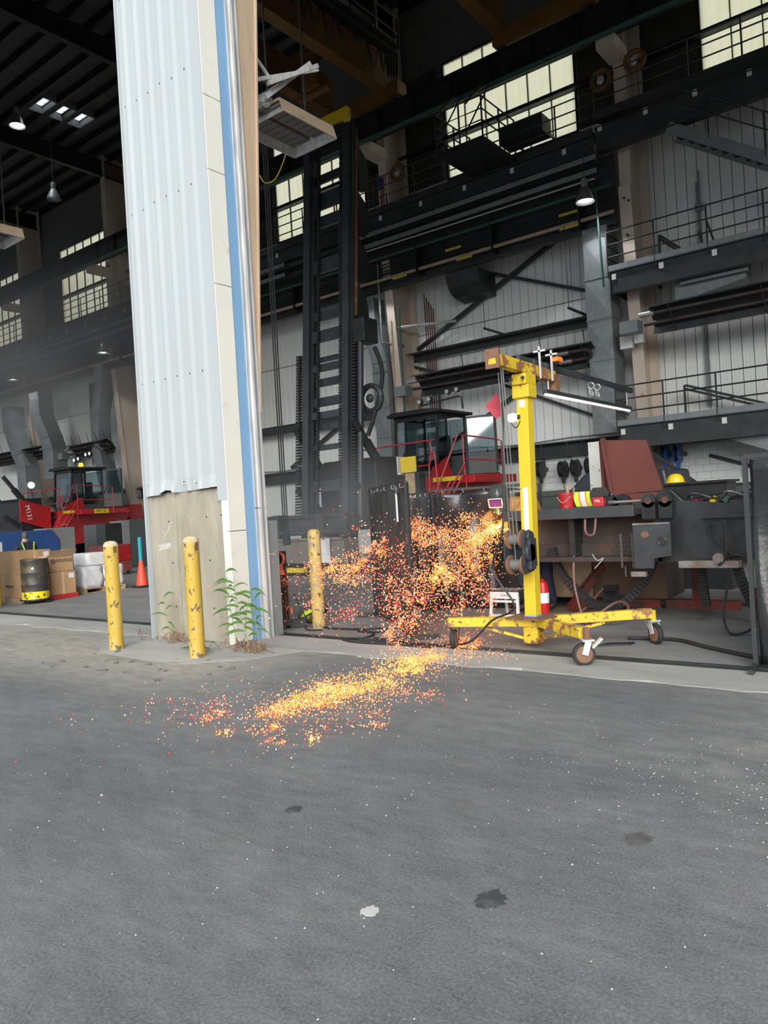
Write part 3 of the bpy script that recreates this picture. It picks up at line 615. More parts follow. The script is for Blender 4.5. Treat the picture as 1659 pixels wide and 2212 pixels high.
tag(MB().cyl((-58, 21.25, 10.4), (-7.7, 21.25, 10.4), .055, n=8).build('green_pipe', 'green', smooth=True), 'long green pipe above the tan pipe on the spandrel beam', 'pipe')
tag(MB().cyl((-58, 21.35, 9.68), (-7.7, 21.35, 9.68), .06, n=8).build('tan_pipe', 'tanpipe', smooth=True), 'long tan pipe along the spandrel beam above the ribbed wall', 'pipe')
for k, z in enumerate((10.22, 10.1, 9.98, 9.86)):
    tag(MB().cyl((-58, 21.45, z), (-7.7, 21.45, z), .022, n=6).build('conduit', 'darker'), ['topmost', 'second', 'third', 'lowest'][k]+' of four thin black conduits between the green and tan pipes', 'pipe')
hg = MB().box(-.02, .02, 21.2, 21.62, 9.5, 10.5).mesh('pipe_hanger', 'darker')
for i in range(10):
    x = -8.7-2.9*i; o = bpy.data.objects.new('pipe_hanger', hg); C.objects.link(o); o.location = (x, 0, 0); tag(o, 'black strap hanger holding the pipes on the spandrel beam', 'hanger', 'pipe hangers')
tg = M('yellow pipe tag', (.62, .46, .06), .5); tgm = MB().box(-.3, .3, 0, .01, -.04, .04).mesh('pipe_tag', tg)
for x, z in ((-9.0, 9.95), (-9.0, 9.55), (-12.6, 9.55), (-15.2, 9.55), (-13.0, 9.95)):
    o = bpy.data.objects.new('pipe_tag', tgm); C.objects.link(o); o.location = (x, 21.2, z); tag(o, 'small yellow tag on the spandrel pipes', 'tag', 'pipe tags')
# pipes down the column behind the handler and beside the right column
for k, (x, z0, z1, mt, lab) in enumerate(((-16.3, 7.5, 10.3, 'galv_dull', 'grey pipe with bends on the face of the column behind the handler cab'), (-15.85, 2.5, 8.2, 'tanpipe', 'tan pipe dropping beside the column behind the handler cab'), (-15.5, 2.0, 8.6, 'green', 'green pipe dropping beside the column behind the handler cab'))):
    tag(MB().tube(smooth_path([(x, 21.45, z1), (x, 21.45, z0+.3), (x+.1, 21.5, z0), (x+.4, 22.2, z0-.05)], 4), .035, 6).build('drop_pipe', mt), lab, 'pipe')
for k in range(5):
    tag(MB().tube([(-15.35+.09*k, 22.85, 3.4), (-15.35+.09*k, 22.85, 9.3-.15*k)], .022, 5).build('riser_conduit', 'oxide'), 'thin rust brown riser conduit beside the column behind the handler', 'pipe', 'riser conduits')
tag(MB().tube([(-15.9, 21.9, 8.05), (-13.9, 22.6, 8.0)], .05, 6).build('gas_pipe', 'silver'), 'short pale horizontal pipe from the column above the heater', 'pipe')
tag(MB().tube([(-8.6, 21.3, 10.35), (-8.2, 20.85, 10.3), (-8.05, 20.85, 10.25), (-8.0, 20.85, 10.1), (-7.95, 20.9, 7.5)], .03, 6).build('drop_pipe', 'green'), 'dark green pipe dropping in front of the right column', 'pipe')
tag(MB().box(-7.35, -7.1, 21.35, 21.5, 5.85, 6.2).box(-7.75, -7.4, 21.35, 21.5, 5.75, 6.1).build('gas_control_box', 'white'), 'two small white control boxes on the right column', 'control box')
for k, x in enumerate((-5.85, -5.78)): tag(MB().tube([(x, 22.9, 4.0), (x, 22.9, 10.4+.3*k)], .025, 5).build('wall_conduit', 'galv_dull'), ['left', 'right'][k]+' of two grey conduits on the ribbed wall at right', 'pipe')
tag(MB().box(-5.9, -5.7, 22.8, 22.92, 9.55, 9.75).build('junction_box', 'galv_dull'), 'small grey junction box high on the right ribbed wall', 'junction box')

# ------------------------------------------------ wall bracing
def brace(a, b, w, lab): tag(MB().beam(a, b, w, w*.9).beam((a[0], a[1]+.06, a[2]-.05), (b[0], b[1]+.06, b[2]-.05), w*1.5, .02).build('wall_brace', 'dark'), lab, 'brace')
brace((-15.7, 22.75, 7.35), (-9.6, 22.75, 10.1), .1, 'long dark diagonal brace rising right across the ribbed wall')
brace((-13.2, 22.82, 9.65), (-9.1, 22.82, 8.0), .09, 'short dark diagonal brace falling right below the spandrel beam')
brace((-15.9, 22.8, 6.75), (-14.5, 22.8, 6.25), .09, 'stub of dark brace left of the tube heater')
brace((-14.4, 22.75, 3.9), (-10.2, 22.75, 6.0), .1, 'dark diagonal brace rising right behind the yellow hoist post')
brace((-12.4, 22.82, 5.6), (-8.8, 22.82, 3.95), .09, 'dark diagonal brace falling right behind the yellow hoist post')
brace((-22.5, 22.8, 3.6), (-19.0, 22.8, 5.4), .1, 'dark diagonal brace on the wall left of the mast')
hs = MB().box(-15.9, -8.7, 22.3, 22.8, 7.12, 7.15).box(-15.9, -8.7, 22.76, 22.8, 6.9, 7.15).build('wall_strut', 'dark'); tag(hs, 'dark horizontal strut across the ribbed wall above the tube heater', 'beam')
tag(MB().box(-24.6, -16.3, 22.3, 22.8, 5.3, 5.33).box(-24.6, -16.3, 22.3, 22.33, 4.98, 5.33).build('wall_strut', 'dark'), 'dark horizontal strut on the wall left of the mast', 'beam')
for k, (x, z) in enumerate(((-12.0, 7.15), (-9.15, 7.2))):
    tag(MB().beam((x, 22.7, z), (x, 21.15, z), .06, .06).build('hanger_arm', 'darker'), ['left', 'right'][k]+' black hanger arm carrying a chain above the tube heater', 'bracket')
    tag(MB().tube([(x, 21.2, z), (x, 21.2, z+1.9+.5*k)], .012, 4).build('hanging_chain', 'darker'), ['left', 'right'][k]+' thin chain hanging over the tube heater', 'chain')

# ------------------------------------------------ radiant tube heaters
def tube_heater(x0, x1, y, z, label):
    t = thing('tube_heater', label, 'heater', ((x0+x1)/2, y, z-.3)); cs, sn = math.cos(-.75), math.sin(-.75)
    def q(x, dy, dz): return (x, y+dy*cs-dz*sn, z+dy*sn+dz*cs)     # the hood is tilted towards the doors
    MB().cyl(q(x0, -.16, -.02), q(x1-.25, -.16, -.02), .06, n=10).build('burner_tube', 'tube', t, smooth=True)
    MB().cyl(q(x0, .16, -.02), q(x1-.25, .16, -.02), .06, n=10).build('return_tube', 'tube', t, smooth=True)
    MB().tube([q(x1-.25+.16*math.cos(a_), .16*math.sin(a_), -.02) for a_ in [-PI/2+PI*i/10 for i in range(11)]], .06, 8).build('u_bend', 'tube', t, smooth=True)
    m = MB(); pr_ = [(-.44, -.14), (-.32, .1), (-.05, .17), (.05, .17), (.32, .1), (.44, -.14)]
    for (a, b), (c, d) in zip(pr_[:-1], pr_[1:]): m.hexa([q(x0+.2, a, b), q(x1, a, b), q(x1, c, d), q(x0+.2, c, d), q(x0+.2, a, b+.01), q(x1, a, b+.01), q(x1, c, d+.01), q(x0+.2, c, d+.01)])
    m.build('reflector', 'dark', t)
    xm = x0+(x1-x0)*.42
    MB().hexa([q(x0+.3, .45, -.15), q(xm, .45, -.15), q(xm, .40, -.04), q(x0+.3, .40, -.04), q(x0+.3, .46, -.15), q(xm, .46, -.15), q(xm, .41, -.03), q(x0+.3, .41, -.03)]).build('reflector_edge', 'refl', t)
    for i in range(5):
        xx = x0+.8+i*(x1-x0-1)/4; MB().beam(q(xx, -.46, -.14), q(xx, .46, -.14), .03, .02).beam(q(xx, -.3, .12), (xx, y-.25, z+.75), .02, .02).build('hanger_clip', 'dark', t)
    MB().box(x0-.55, x0-.05, y-.3, y+.1, z-.35, z-.02).build('burner_box', 'galv_dull', t)
    for xx, dy in ((x0-.05, -.16), (x1-1.1, -.16), (x1-1.1, .16)): MB().cyl(q(xx, dy, -.02), q(xx+.4, dy, -.02), .072, n=10).build('coupling', 'refl', t, smooth=True)
    return t
tube_heater(-15.0, -8.5, 21.25, 5.8, 'long black radiant tube heater with U bend behind the yellow hoist')
tube_heater(-6.9, 3.0, 20.85, 6.35, 'black radiant tube heater under the upper mezzanine at right')
tube_heater(-37.2, -33.3, 21.3, 5.6, 'black radiant tube heater above the second red handler')
tube_heater(-46.5, -38.6, 21.3, 5.9, 'black radiant tube heater at the far left edge')

# ------------------------------------------------ ducts
def duct(label, path, wx, wy, rs=1.22, name='air_duct', mat='galv_dull'):
    # path: list of (x,y,z) centre points, top to bottom; every span is one section with cross-broken front
    t = thing(name, label, 'duct', path[-1])
    for i in range(len(path)-1):
        a = Vector(path[i]); b = Vector(path[i+1]); m = MB()
        q = [(-wx/2, -wy/2), (wx/2, -wy/2), (wx/2, wy/2), (-wx/2, wy/2)]
        m.hexa([(b.x+x, b.y+y, b.z) for x, y in q]+[(a.x+x, a.y+y, a.z) for x, y in q])
        c = (a+b)/2
        f = [(b.x-wx/2, b.y-wy/2-.001, b.z), (b.x+wx/2, b.y-wy/2-.001, b.z), (a.x+wx/2, a.y-wy/2-.001, a.z), (a.x-wx/2, a.y-wy/2-.001, a.z), (c.x, c.y-wy/2-.05, c.z)]
        m.raw(f, [(0, 1, 4), (1, 2, 4), (2, 3, 4), (3, 0, 4)])
        if i % 1 == 0: m.box(b.x-wx/2-.02, b.x+wx/2+.02, b.y-wy/2-.03, b.y+wy/2+.02, b.z-.015, b.z+.015)
        m.build('duct_section', mat, t)
    return t
duct('wide grey sheet metal duct running down the wall beside the right column', [(-8.33, 21.75, z) for z in (9.4, 9.1, 7.92, 6.75, 5.55, 4.35, 3.45)], .74, .7)
duct('grey offset sheet metal duct beside the column behind the mast', [(-17.05, 21.95, 9.25), (-17.05, 21.95, 8.35), (-16.62, 21.95, 6.9), (-16.62, 21.95, 6.55), (-16.62, 21.95, 5.3), (-16.62, 21.95, 4.2), (-16.62, 21.95, 2.9)], .66, .65)
duct('offset grey duct at the far left behind the blue machine', [(-42.4, 21.15, 8.6), (-42.4, 21.15, 7.4), (-41.6, 21.15, 5.9), (-41.1, 21.15, 5.2), (-41.1, 21.15, 3.9), (-41.1, 21.15, 2.8)], .95, .8)
duct('offset grey duct with bright screws left of the second handler', [(-39.4, 21.2, 9.0), (-39.4, 21.2, 7.8), (-38.6, 21.2, 6.5), (-38.3, 21.2, 5.9), (-38.3, 21.2, 5.0), (-38.3, 21.2, 4.3)], 1.0, .8)
duct('grey duct with a bend to the left of the column behind the second handler', [(-33.9, 21.6, 9.6), (-33.9, 21.6, 8.7), (-34.5, 21.6, 7.2), (-34.5, 21.6, 5.4), (-34.1, 21.6, 3.9), (-33.5, 21.6, 2.9), (-33.5, 21.6, 0.8)], .7, .7)
duct('straight dark duct between the two offset ducts over the second handler', [(-36.3, 22.68, 9.2), (-36.3, 22.68, 7.6), (-36.3, 22.68, 6.3)], .7, .6, mat='dark')
tag(MB().prism([(22.9, 9.36), (21.75, 9.36), (21.78, 9.15), (21.88, 8.95), (22.05, 8.78), (22.3, 8.66), (22.9, 8.6)], 'x', -13.7, -12.45).build('exhaust_hood', 'dark'), 'dark curved exhaust hood hanging under the spandrel beam', 'hood')

# ------------------------------------------------ pendant lamps
def lamp(x, y, z, label, lit=True, s=1.0, energy=60, top=None):
    t = thing('pendant_lamp', label, 'lamp', (x, y, z), 'high bay pendant lamps')
    MB().lathe([(.09*s, .42*s), (.14*s, .34*s), (.24*s, .12*s), (.27*s, 0), (.255*s, 0.005), (.22*s, .12*s), (.1*s, .33*s)], (x, y, z), 18).build('shade', 'refl' if lit else 'galv_dull', t, smooth=True)
    MB().lathe([(.08*s, .42*s), (.1*s, .46*s), (.1*s, .62*s), (.05*s, .68*s)], (x, y, z), 10).build('ballast', 'greybox', t)
    MB().tube([(x, y, z+.66*s), (x, y, 11.4), (x, 21.07, 11.45)] if top == 11.2 else [(x, y, z+.66*s), (x, y, top or z+1.6*s)], .012, 5).build('stem', 'dark', t)
    MB().ell((x, y, z+.12*s), (.2*s, .2*s, .1*s), 14, 8).build('bulb', 'lampglow' if lit else 'silver', t, smooth=True)
    if lit:
        l = bpy.data.lights.new('lamp_light', 'SPOT'); l.energy = energy; l.spot_size = 2.2; l.shadow_soft_size = .2; l.color = (.95, .97, 1)
        o = bpy.data.objects.new('lamp_light', l); C.objects.link(o); o.parent = t; o.location = (0, 0, -.03)
    return t
lamp(-8.1, 20.3, 9.75, 'lit pendant lamp hanging left of the right column', energy=130, top=11.2)
lamp(-16.15, 20.3, 9.62, 'lit pendant lamp half hidden by the mast', energy=130, top=11.2)
lamp(-31.4, 16.6, 18.85, 'lit pendant lamp high under the roof by the three roof lights', s=1.25, energy=200, top=20.0)
lamp(-31.3, 18.0, 16.1, 'unlit pendant lamp hanging below the dark roof at upper left', False, s=1.1, top=20.0)
lamp(-31.4, 20.0, 9.6, 'lit pendant lamp beside the column behind the second handler', s=1.05, energy=130, top=11.2)
lamp(-39.9, 20.0, 9.65, 'lit pendant lamp near the left edge above the offset ducts', s=1.05, energy=130, top=11.2)
# ------------------------------------------------ ceramic heaters hanging inside the doors
def door_heater(x, y0, y1, z, label):
    t = thing('ceramic_heater', label, 'heater', (x, (y0+y1)/2, z), 'ceramic heaters inside the doors')
    MB().hexa([(x-.52, y0, z), (x-.50, y0, z), (x-.50, y1, z), (x-.52, y1, z), (x-.46, y0, z+.16), (x-.44, y0, z+.16), (x-.44, y1, z+.16), (x-.46, y1, z+.16)]).build('side_reflector', 'galv', t)
    MB().hexa([(x+.50, y0, z), (x+.52, y0, z), (x+.52, y1, z), (x+.50, y1, z), (x+.44, y0, z+.2), (x+.46, y0, z+.2), (x+.46, y1, z+.2), (x+.44, y1, z+.2)]).build('side_reflector', 'tan', t)
    MB().box(x-.45, x+.45, y0, y1, z+.2, z+.24).build('housing', 'tan', t)
    for e, s_ in ((y0, -1), (y1, 1)): MB().hexa([(x-.5, e, z), (x+.5, e, z), (x+.5, e+.02, z), (x-.5, e+.02, z), (x-.44, e-s_*.1, z+.2), (x+.44, e-s_*.1, z+.2), (x+.44, e-s_*.1+.02, z+.2), (x-.44, e-s_*.1+.02, z+.2)]).build('end_reflector', 'galv', t)
    tm = MB().box(-.19, .19, 0, (y1-y0)/8-.02, 0, .03).mesh('ceramic_tile', 'greybox')
    copies(tm, 'ceramic_tile', t, [(x+sx, y0+.02+i*(y1-y0)/8, z+.14) for i in range(8) for sx in (-.24, .24)])
    for dy in (.2, -.2): MB().tube([(x, (y0 if dy > 0 else y1)+dy, z+.24), (x, (y0 if dy > 0 else y1)+dy, z+2.6)], .018, 5).build('hanger_rod', 'dark', t)
    for i in range(3): MB().ell((x-.1+.16*i, y0-.08, z+.22+.04*(i % 2)), (.08, .1, .09), 10, 6).build('burner_venturi', 'galv', t, smooth=True)
    return t
door_heater(-8.95, 8.85, 10.15, 8.08, 'ceramic tile heater with tan sides hanging inside the right door near the mast top')
door_heater(-18.0, 7.6, 9.25, 8.55, 'ceramic tile heater with tan sides hanging inside the left door at the left edge')
tag(MB().beam((-7.6, 6.95, 7.4), (-7.6, 8.78, 8.36), .05, .05).beam((-7.6, 7.7, 7.72), (-7.6, 8.78, 8.42), .06, .06).beam((-7.66, 7.7, 7.55), (-7.66, 8.7, 8.45), .02, .07).beam((-7.6, 7.0, 8.35), (-7.6, 7.75, 7.8), .03, .04).build('strut_arm', 'galv'), 'galvanised strut arm reaching in from the top of the white pier', 'bracket')
tag(MB().beam((-7.75, 6.95, 7.2), (-7.75, 7.9, 7.62), .04, .05).beam((-7.75, 7.65, 7.55), (-7.75, 8.15, 7.95), .02, .06).build('strut_arm', 'galv'), 'lower galvanised strut arm beside the white pier above the ceramic heater', 'bracket')
# ropes, flag on the column, hooks
rp = thing('hoist_rope', 'black hoist ropes hanging left of the mast with a yellow hook on top', 'rope', (-11.1, 11.0, 1.1))
for k, dx in enumerate((-.06, 0, .06)): MB().tube([(-11.12+dx, 11.0, 1.15), (-11.1+dx, 11.0, 5), (-11.05+dx, 11.0, 9.2)]+([(-11.0, 11.0, 20.0)] if k == 1 else []), .014, 5).build('rope', 'cable', rp)
MB().tube(smooth_path([(-11.25, 11, 8.6), (-11.1, 11, 8.4), (-10.8, 11, 8.4), (-10.5, 11, 8.75), (-10.45, 11, 8.95)], 4), .012, 5).build('yellow_hook', 'yellow', rp)
MB().box(-11.18, -11.05, 10.95, 11.05, 1.0, 1.2).build('anchor_block', 'mast', rp)
fl = thing('wall_flag', 'small draped striped flag hanging on the column left of the access cage', 'flag', (-16.0, 21.65, 12.0))
for i in range(7):
    MB().grid(lambda u, v, i=i: (-16.2+.06*i+.055*u, 21.66-.03*math.sin(i*2+v*3), 12.3+1.05*v), 2, 4).build('stripe', 'flagred' if i % 2 else 'paper', fl, solid=.004)
MB().box(-16.22, -16.0, 21.6, 21.63, 12.95, 13.35).build('canton', 'navy', fl)
tag(MB().ell((-16.03, 21.7, 11.9), (.14, .02, .42), 10, 8).build('orange_marking', 'hook'), 'orange painted marking on the column under the small flag', 'marking')
for k, (x, y, z, lab) in enumerate(((-7.95, 21.6, 13.6, 'left of'), (-6.95, 21.6, 13.75, 'right of'), (-15.3, 21.6, 13.3, 'beside the flag on'))):
    t = thing('fire_hose_reel', 'round yellow hose reel '+lab+(' the upper right column' if k < 2 else ' the middle column'), 'hose reel', (x, y, z-.4))
    MB().torus((x, y, z), .26, .075, (0, 1, 0), 18, 6).build('drum', 'craneyel', t, smooth=True); MB().ell((x, y-.02, z), (.12, .05, .14), 10, 6).build('hub', 'silver', t); MB().beam((x, y+.05, z), (x, y+.3, z), .06, .06).build('bracket', 'dark', t)
# ================================================================== container handlers
LEAN = .095
def my(z): return 15.0+LEAN*z
def handler(label, full=True):
    T = thing('container_handler', label, 'handler', (-13.2, 17.5, 0), 'container handlers')
    def col(m, x0, x1, d0, d1, z0, z1):
        return m.hexa([(x0, my(z0)+d0, z0), (x1, my(z0)+d0, z0), (x1, my(z0)+d1, z0), (x0, my(z0)+d1, z0), (x0, my(z1)+d0, z1), (x1, my(z1)+d0, z1), (x1, my(z1)+d1, z1), (x0, my(z1)+d1, z1)])
    if full:
        zt = 12.5
        for s, (a, b) in enumerate(((-14.67, -14.45), (-13.22, -13.0))):
            u = col(MB(), a, b, 0, .12, .9, zt).build('outer_upright', 'mast', T, bevel=.01)
            col(MB(), b-.04, b+.04, .14, .22, .9, zt-.1).build('inner_channel', 'mast', T); col(MB(), b-.08, b+.0, .22, .40, .9, zt-.3).build('inner_channel', 'darker', T)
            col(MB(), b-.1, b-.02, .40, .46, .9, zt-.3).build('inner_channel', 'mast', T)
            col(MB(), b-.02, b+.0, .02, .015, 1.2, zt-.4).build('wear_strip', 'bare', T)
        # leaf chains with link teeth
        for x in (-14.13, -13.30):
            m = MB(); n = 150
            for i in range(n):
                z = 1.4+i*(12.0-1.4)/n
                col(m, x-.045, x+.045, .02+.012*(i % 2), .1, z, z+.05)
            m.build('lift_chain', 'darker', T)
        # cross members
        for z0, z1, d in ((11.75, 12.0, .3), (11.0, 11.25, .3), (10.15, 10.62, .15), (9.7, 10.03, .3), (8.32, 8.73, .15), (6.98, 7.25, .2), (6.35, 6.68, .12), (5.83, 5.97, .3), (5.53, 5.74, .15), (5.14, 5.36, .3), (4.56, 4.81, .2), (4.2, 4.4, .12), (3.91, 4.11, .3), (3.34, 3.49, .2), (2.2, 2.5, .2)):
            col(MB(), -14.45, -13.22, d, d+.1, z0, z1).build('cross_member', 'mast', T, bevel=.01)
        # side gusset plates behind the right upright
        for z in (11.2, 9.9, 8.6, 7.3):
            y0 = my(z)
            MB().prism([(y0+.4, z+.55), (y0+.75, z+.25), (y0+.85, z-.1), (y0+.85, z-.55), (y0+.6, z-.75), (y0+.4, z-.75)], 'x', -13.08, -12.98).build('gusset_plate', 'darker', T)
        col(MB(), -13.0, -12.95, .28, .36, 6.9, 11.9).build('rust_pipe', 'rusty', T)
        # hose carrier chains and cylinders on the outside
        for x, z1, d in ((-14.85, 6.1, .0), (-12.88, 6.6, .1)):
            m = MB()
            for i in range(60):
                z = 1.3+i*(z1-1.3)/60; col(m, x-.07, x+.07, d, d+.14+.02*(i % 2), z, z+.055)
            m.build('hose_carrier', 'rubber', T)
        MB().cyl((-12.72, my(1.2)+.2, 1.2), (-12.72, my(6.1)+.2, 6.1), .085, n=12).build('lift_cylinder', 'mast', T, smooth=True)
        MB().box(-12.9, -12.5, my(6.2)+.1, my(6.2)+.7, 6.1, 6.75).build('cylinder_bracket', 'darker', T, bevel=.03)
        MB().torus((-12.6, my(4.6)+.5, 4.6), .34, .08, (0, 1, 0), 20, 6).ell((-12.6, my(4.6)+.45, 4.6), (.12, .08, .12), 10, 6).build('hose_pulley', 'dark', T, smooth=True)
        MB().tube(smooth_path([(-12.55, my(6)+.6, 6.0), (-12.35, my(5)+.7, 5.3), (-12.4, my(4)+.6, 4.5), (-12.7, my(3.5)+.5, 3.6)], 5), .06, 6).build('hose', 'rubber', T)
        # yellow head beam
        yb = my(12.5)
        MB().prism([(-14.75, 12.36), (-13.2, 12.36), (-13.14, 12.26), (-12.98, 12.24), (-12.93, 12.34), (-12.93, 12.6), (-13.0, 12.66), (-14.75, 12.66)], 'y', yb-.06, yb+.04).build('head_beam', 'yellow', T, bevel=.01)
        MB().box(-14.6, -13.05, yb+.05, yb+.3, 12.15, 12.3).build('head_pulleys', 'darker', T)
        # carriage and spreader
        MB().box(-16.6, -12.35, 14.62, 14.8, 1.05, 1.28).box(-16.6, -12.35, 14.62, 14.8, 1.5, 1.6).box(-15.2, -12.4, 14.7, 14.95, 1.28, 1.5).build('carriage', 'dark', T, bevel=.01)
        MB().cyl((-16.6, 14.5, 1.12), (-12.4, 14.5, 1.12), .07, n=10).build('side_shift_cylinder', 'mast', T, smooth=True)
        for x in (-16.2, -15.0, -13.4, -12.6): MB().box(x-.12, x+.12, 14.45, 14.8, .98, 1.62).build('carriage_lug', 'dark', T, bevel=.02)
        MB().box(-17.6, -12.5, 14.35, 14.95, .32, .95).build('spreader_beam', M('spreader steel', (.2, .18, .165), .6, .2, scale=2, c2=(.3, .17, .09), lo=.58, hi=.68, stretch=(2, 1, .4), c3=(.36, .35, .33), scale3=3, lo3=.6, hi3=.8), T, bevel=.015)
        MB().box(-17.6, -12.5, 14.3, 14.34, .93, .99).build('beam_lip', 'bare', T)
        MB().box(-17.6, -12.3, 14.5, 15.3, 0, .3).build('skid', 'darker', T)
        MB().box(-14.75, -13.75, 14.15, 14.3, .1, .22).build('yellow_step', 'yellow', T)
        MB().grid(lambda u, v: (-13.35+.42*u+.06*v, 14.28-.03*math.sin(u*5+v*3), .35+.62*v), 6, 6).build('plastic_sheet', 'paper', T, solid=.004)
        MB().torus((-16.35, 14.5, 1.55), .2, .06, (0, 1, 0), 16, 6).build('sheave', 'dark', T, smooth=True)
    # tilt cylinders
    for x, dz in ((-12.75, 0), (-14.9, 0)):
        MB().cyl((x, 15.35, 4.0), (x+.1, 16.0, 3.1), .09, n=12).cyl((x+.05, 15.75, 3.45), (x+.15, 16.5, 2.4), .13, n=12).build('tilt_cylinder', 'darker', T, smooth=True)
        MB().cyl((x, 15.3, 2.3), (x+.1, 16.3, 1.5), .1, n=12).build('tilt_cylinder', 'darker', T, smooth=True)
    # chassis
    MB().prism([(15.9, 1.1), (15.9, 2.9), (16.1, 3.05), (16.9, 3.05), (16.9, 2.2), (21.2, 2.0), (21.2, 1.0)], 'x', -14.6, -12.55).build('chassis', 'darker', T, bevel=.03)
    if not full: MB().prism([(15.85, 2.05), (15.85, 3.0), (17.2, 2.6), (17.2, 1.6)], 'x', -12.5, -12.42).build('front_fender', 'red', T)
    MB().prism([(16.9, 1.0), (17.6, 2.3), (20.6, 2.3), (20.6, 2.0), (19.4, 1.1), (18.0, .9)], 'x', -12.5, -11.6).build('side_frame', 'red', T, bevel=.02)
    MB().box(-11.6, -11.05, 19.2, 21.0, .75, 1.6).build('rear_fender', 'red', T, bevel=.08)
    MB().box(-14.9, -11.9, 20.8, 21.6, .6, 2.6).build('counterweight', 'red', T, bevel=.1)
    for x, y in ((-12.3, 16.6), (-15.1, 16.6), (-11.6, 20.2), (-14.7, 20.2)):
        MB().lathe([(.35, -.22), (.68, -.24), (.78, -.15), (.78, .15), (.68, .24), (.35, .22)], (x, y, .78), 22, Matrix.Rotation(PI/2, 3, 'Y')).build('tyre', 'rubber', T, smooth=True)
        MB().lathe([(.1, -.24), (.34, -.2), (.36, .2), (.1, .24)], (x, y, .78), 16, Matrix.Rotation(PI/2, 3, 'Y')).build('wheel_rim', 'red', T, smooth=True)
    MB().box(-13.6, -10.5, 17.55, 19.9, 2.2, 2.42).build('deck', 'red', T, bevel=.02)
    MB().prism([(17.75, 2.42), (17.75, 2.7), (18.35, 3.0), (18.6, 2.42)], 'x', -12.02, -11.86).build('side_skirt', 'red', T)
    MB().box(-11.75, -10.9, 17.4, 17.56, 2.28, 2.4).build('step_edge', 'yellow', T)
    # cab
    X0, X1, Y0, Y1 = -13.42, -11.9, 18.0, 19.55
    zb, zr = 2.42, 4.25
    cab = MB()
    cab.box(X0, X1, Y0-.05, Y1, zb, zb+.25); cab.box(X0, X1, Y1-.06, Y1, zb, 3.1)
    cab.prism([(Y0-.1, zb+.2), (Y0-.1, 2.75), (Y0+.35, 3.05), (Y0+.5, zb+.2)], 'x', X0, X0+.05); cab.prism([(Y0-.1, zb+.2), (Y0-.1, 2.65), (Y0+.45, 3.05), (Y0+.55, zb+.2)], 'x', X1-.05, X1)
    cab.box(X0, X1, Y0-.1, Y0-.04, zb+.1, 2.62)
    cabo = cab.build('cab_shell', 'greydark', T)
    post = MB()
    for x in (X0+.03, X1-.03):
        post.beam((x, Y0-.08, 2.6), (x, Y0+.05, zr), .06, .07).beam((x, Y1-.04, 2.6), (x, Y1-.04, zr), .06, .07)
    post.beam((X1-.03, Y0+.52, 3.0), (X1-.03, Y0+.5, zr), .05, .05).beam((X0, Y0+.04, zr-.05), (X1, Y0+.04, zr-.05), .06, .12)
    for x in (X0+.03, X1-.03): post.beam((x, Y0, zr), (x, Y1, zr), .06, .1)
    post.build('cab_frame', 'darker', T)
    MB().hexa([(X0+.06, Y0-.07, 2.64), (X1-.06, Y0-.07, 2.64), (X1-.06, Y0-.06, 2.64), (X0+.06, Y0-.06, 2.64), (X0+.06, Y0+.05, zr-.1), (X1-.06, Y0+.05, zr-.1), (X1-.06, Y0+.06, zr-.1), (X0+.06, Y0+.06, zr-.1)]).build('windshield', 'glass', T)
    MB().box(X1-.02, X1-.01, Y0+.0, Y0+.5, 2.75, zr-.05).build('side_window', 'glass', T); MB().box(X0+.01, X0+.02, Y0, Y1-.1, 2.8, zr-.05).build('side_window', 'glass', T); MB().box(X0+.1, X1-.1, Y1-.03, Y1-.02, 3.1, zr-.05).build('rear_window', 'glass', T)
    MB().prism([(X0-.12, zr+.02), (X1+.2, zr+.02), (X1+.2, zr+.1), (X1-.3, zr+.16), (X0+.1, zr+.16), (X0-.12, zr+.1)], 'y', Y0-.2, Y1+.1).build('cab_roof', 'darker', T, bevel=.02)
    MB().box(-12.75, -12.25, 18.75, 19.15, 2.7, 2.95).box(-12.75, -12.25, 19.1, 19.22, 2.9, 3.7).build('operator_seat', 'darker', T, bevel=.04)
    MB().beam((-12.5, 18.3, 2.6), (-12.5, 18.4, 3.15), .05, .05).torus((-12.5, 18.42, 3.18), .18, .018, (0, -.5, 1), 14, 5).build('steering_column', 'darker', T)
    MB().beam((-12.2, Y0-.13, 2.65), (-12.25, Y0-.03, 3.6), .02, .02).beam((-12.55, Y0-.13, 2.65), (-12.3, Y0-.08, 3.1), .015, .015).build('wiper', 'ink', T)
    # open door
    D = MB()
    for a, b in (((-11.88, 19.5, 2.55), (-11.2, 20.05, 2.55)), ((-11.88, 19.5, 4.2), (-11.2, 20.05, 4.25)), ((-11.88, 19.5, 2.55), (-11.88, 19.5, 4.2)), ((-11.2, 20.05, 2.55), (-11.2, 20.05, 4.25)), ((-11.88, 19.5, 3.1), (-11.2, 20.05, 3.1))): D.beam(a, b, .06, .06)
    do = D.build('cab_door', 'greydark', T)
    MB().hexa([(-11.86, 19.5, 3.12), (-11.22, 20.03, 3.12), (-11.22, 20.04, 3.12), (-11.86, 19.51, 3.12), (-11.86, 19.5, 4.18), (-11.22, 20.03, 4.2), (-11.22, 20.04, 4.2), (-11.86, 19.51, 4.18)]).build('door_glass', 'glass', do)
    MB().hexa([(-11.86, 19.5, 2.57), (-11.22, 20.03, 2.57), (-11.22, 20.06, 2.57), (-11.86, 19.53, 2.57), (-11.86, 19.5, 3.08), (-11.22, 20.03, 3.08), (-11.22, 20.06, 3.08), (-11.86, 19.53, 3.08)]).build('door_panel', 'greydark', do)
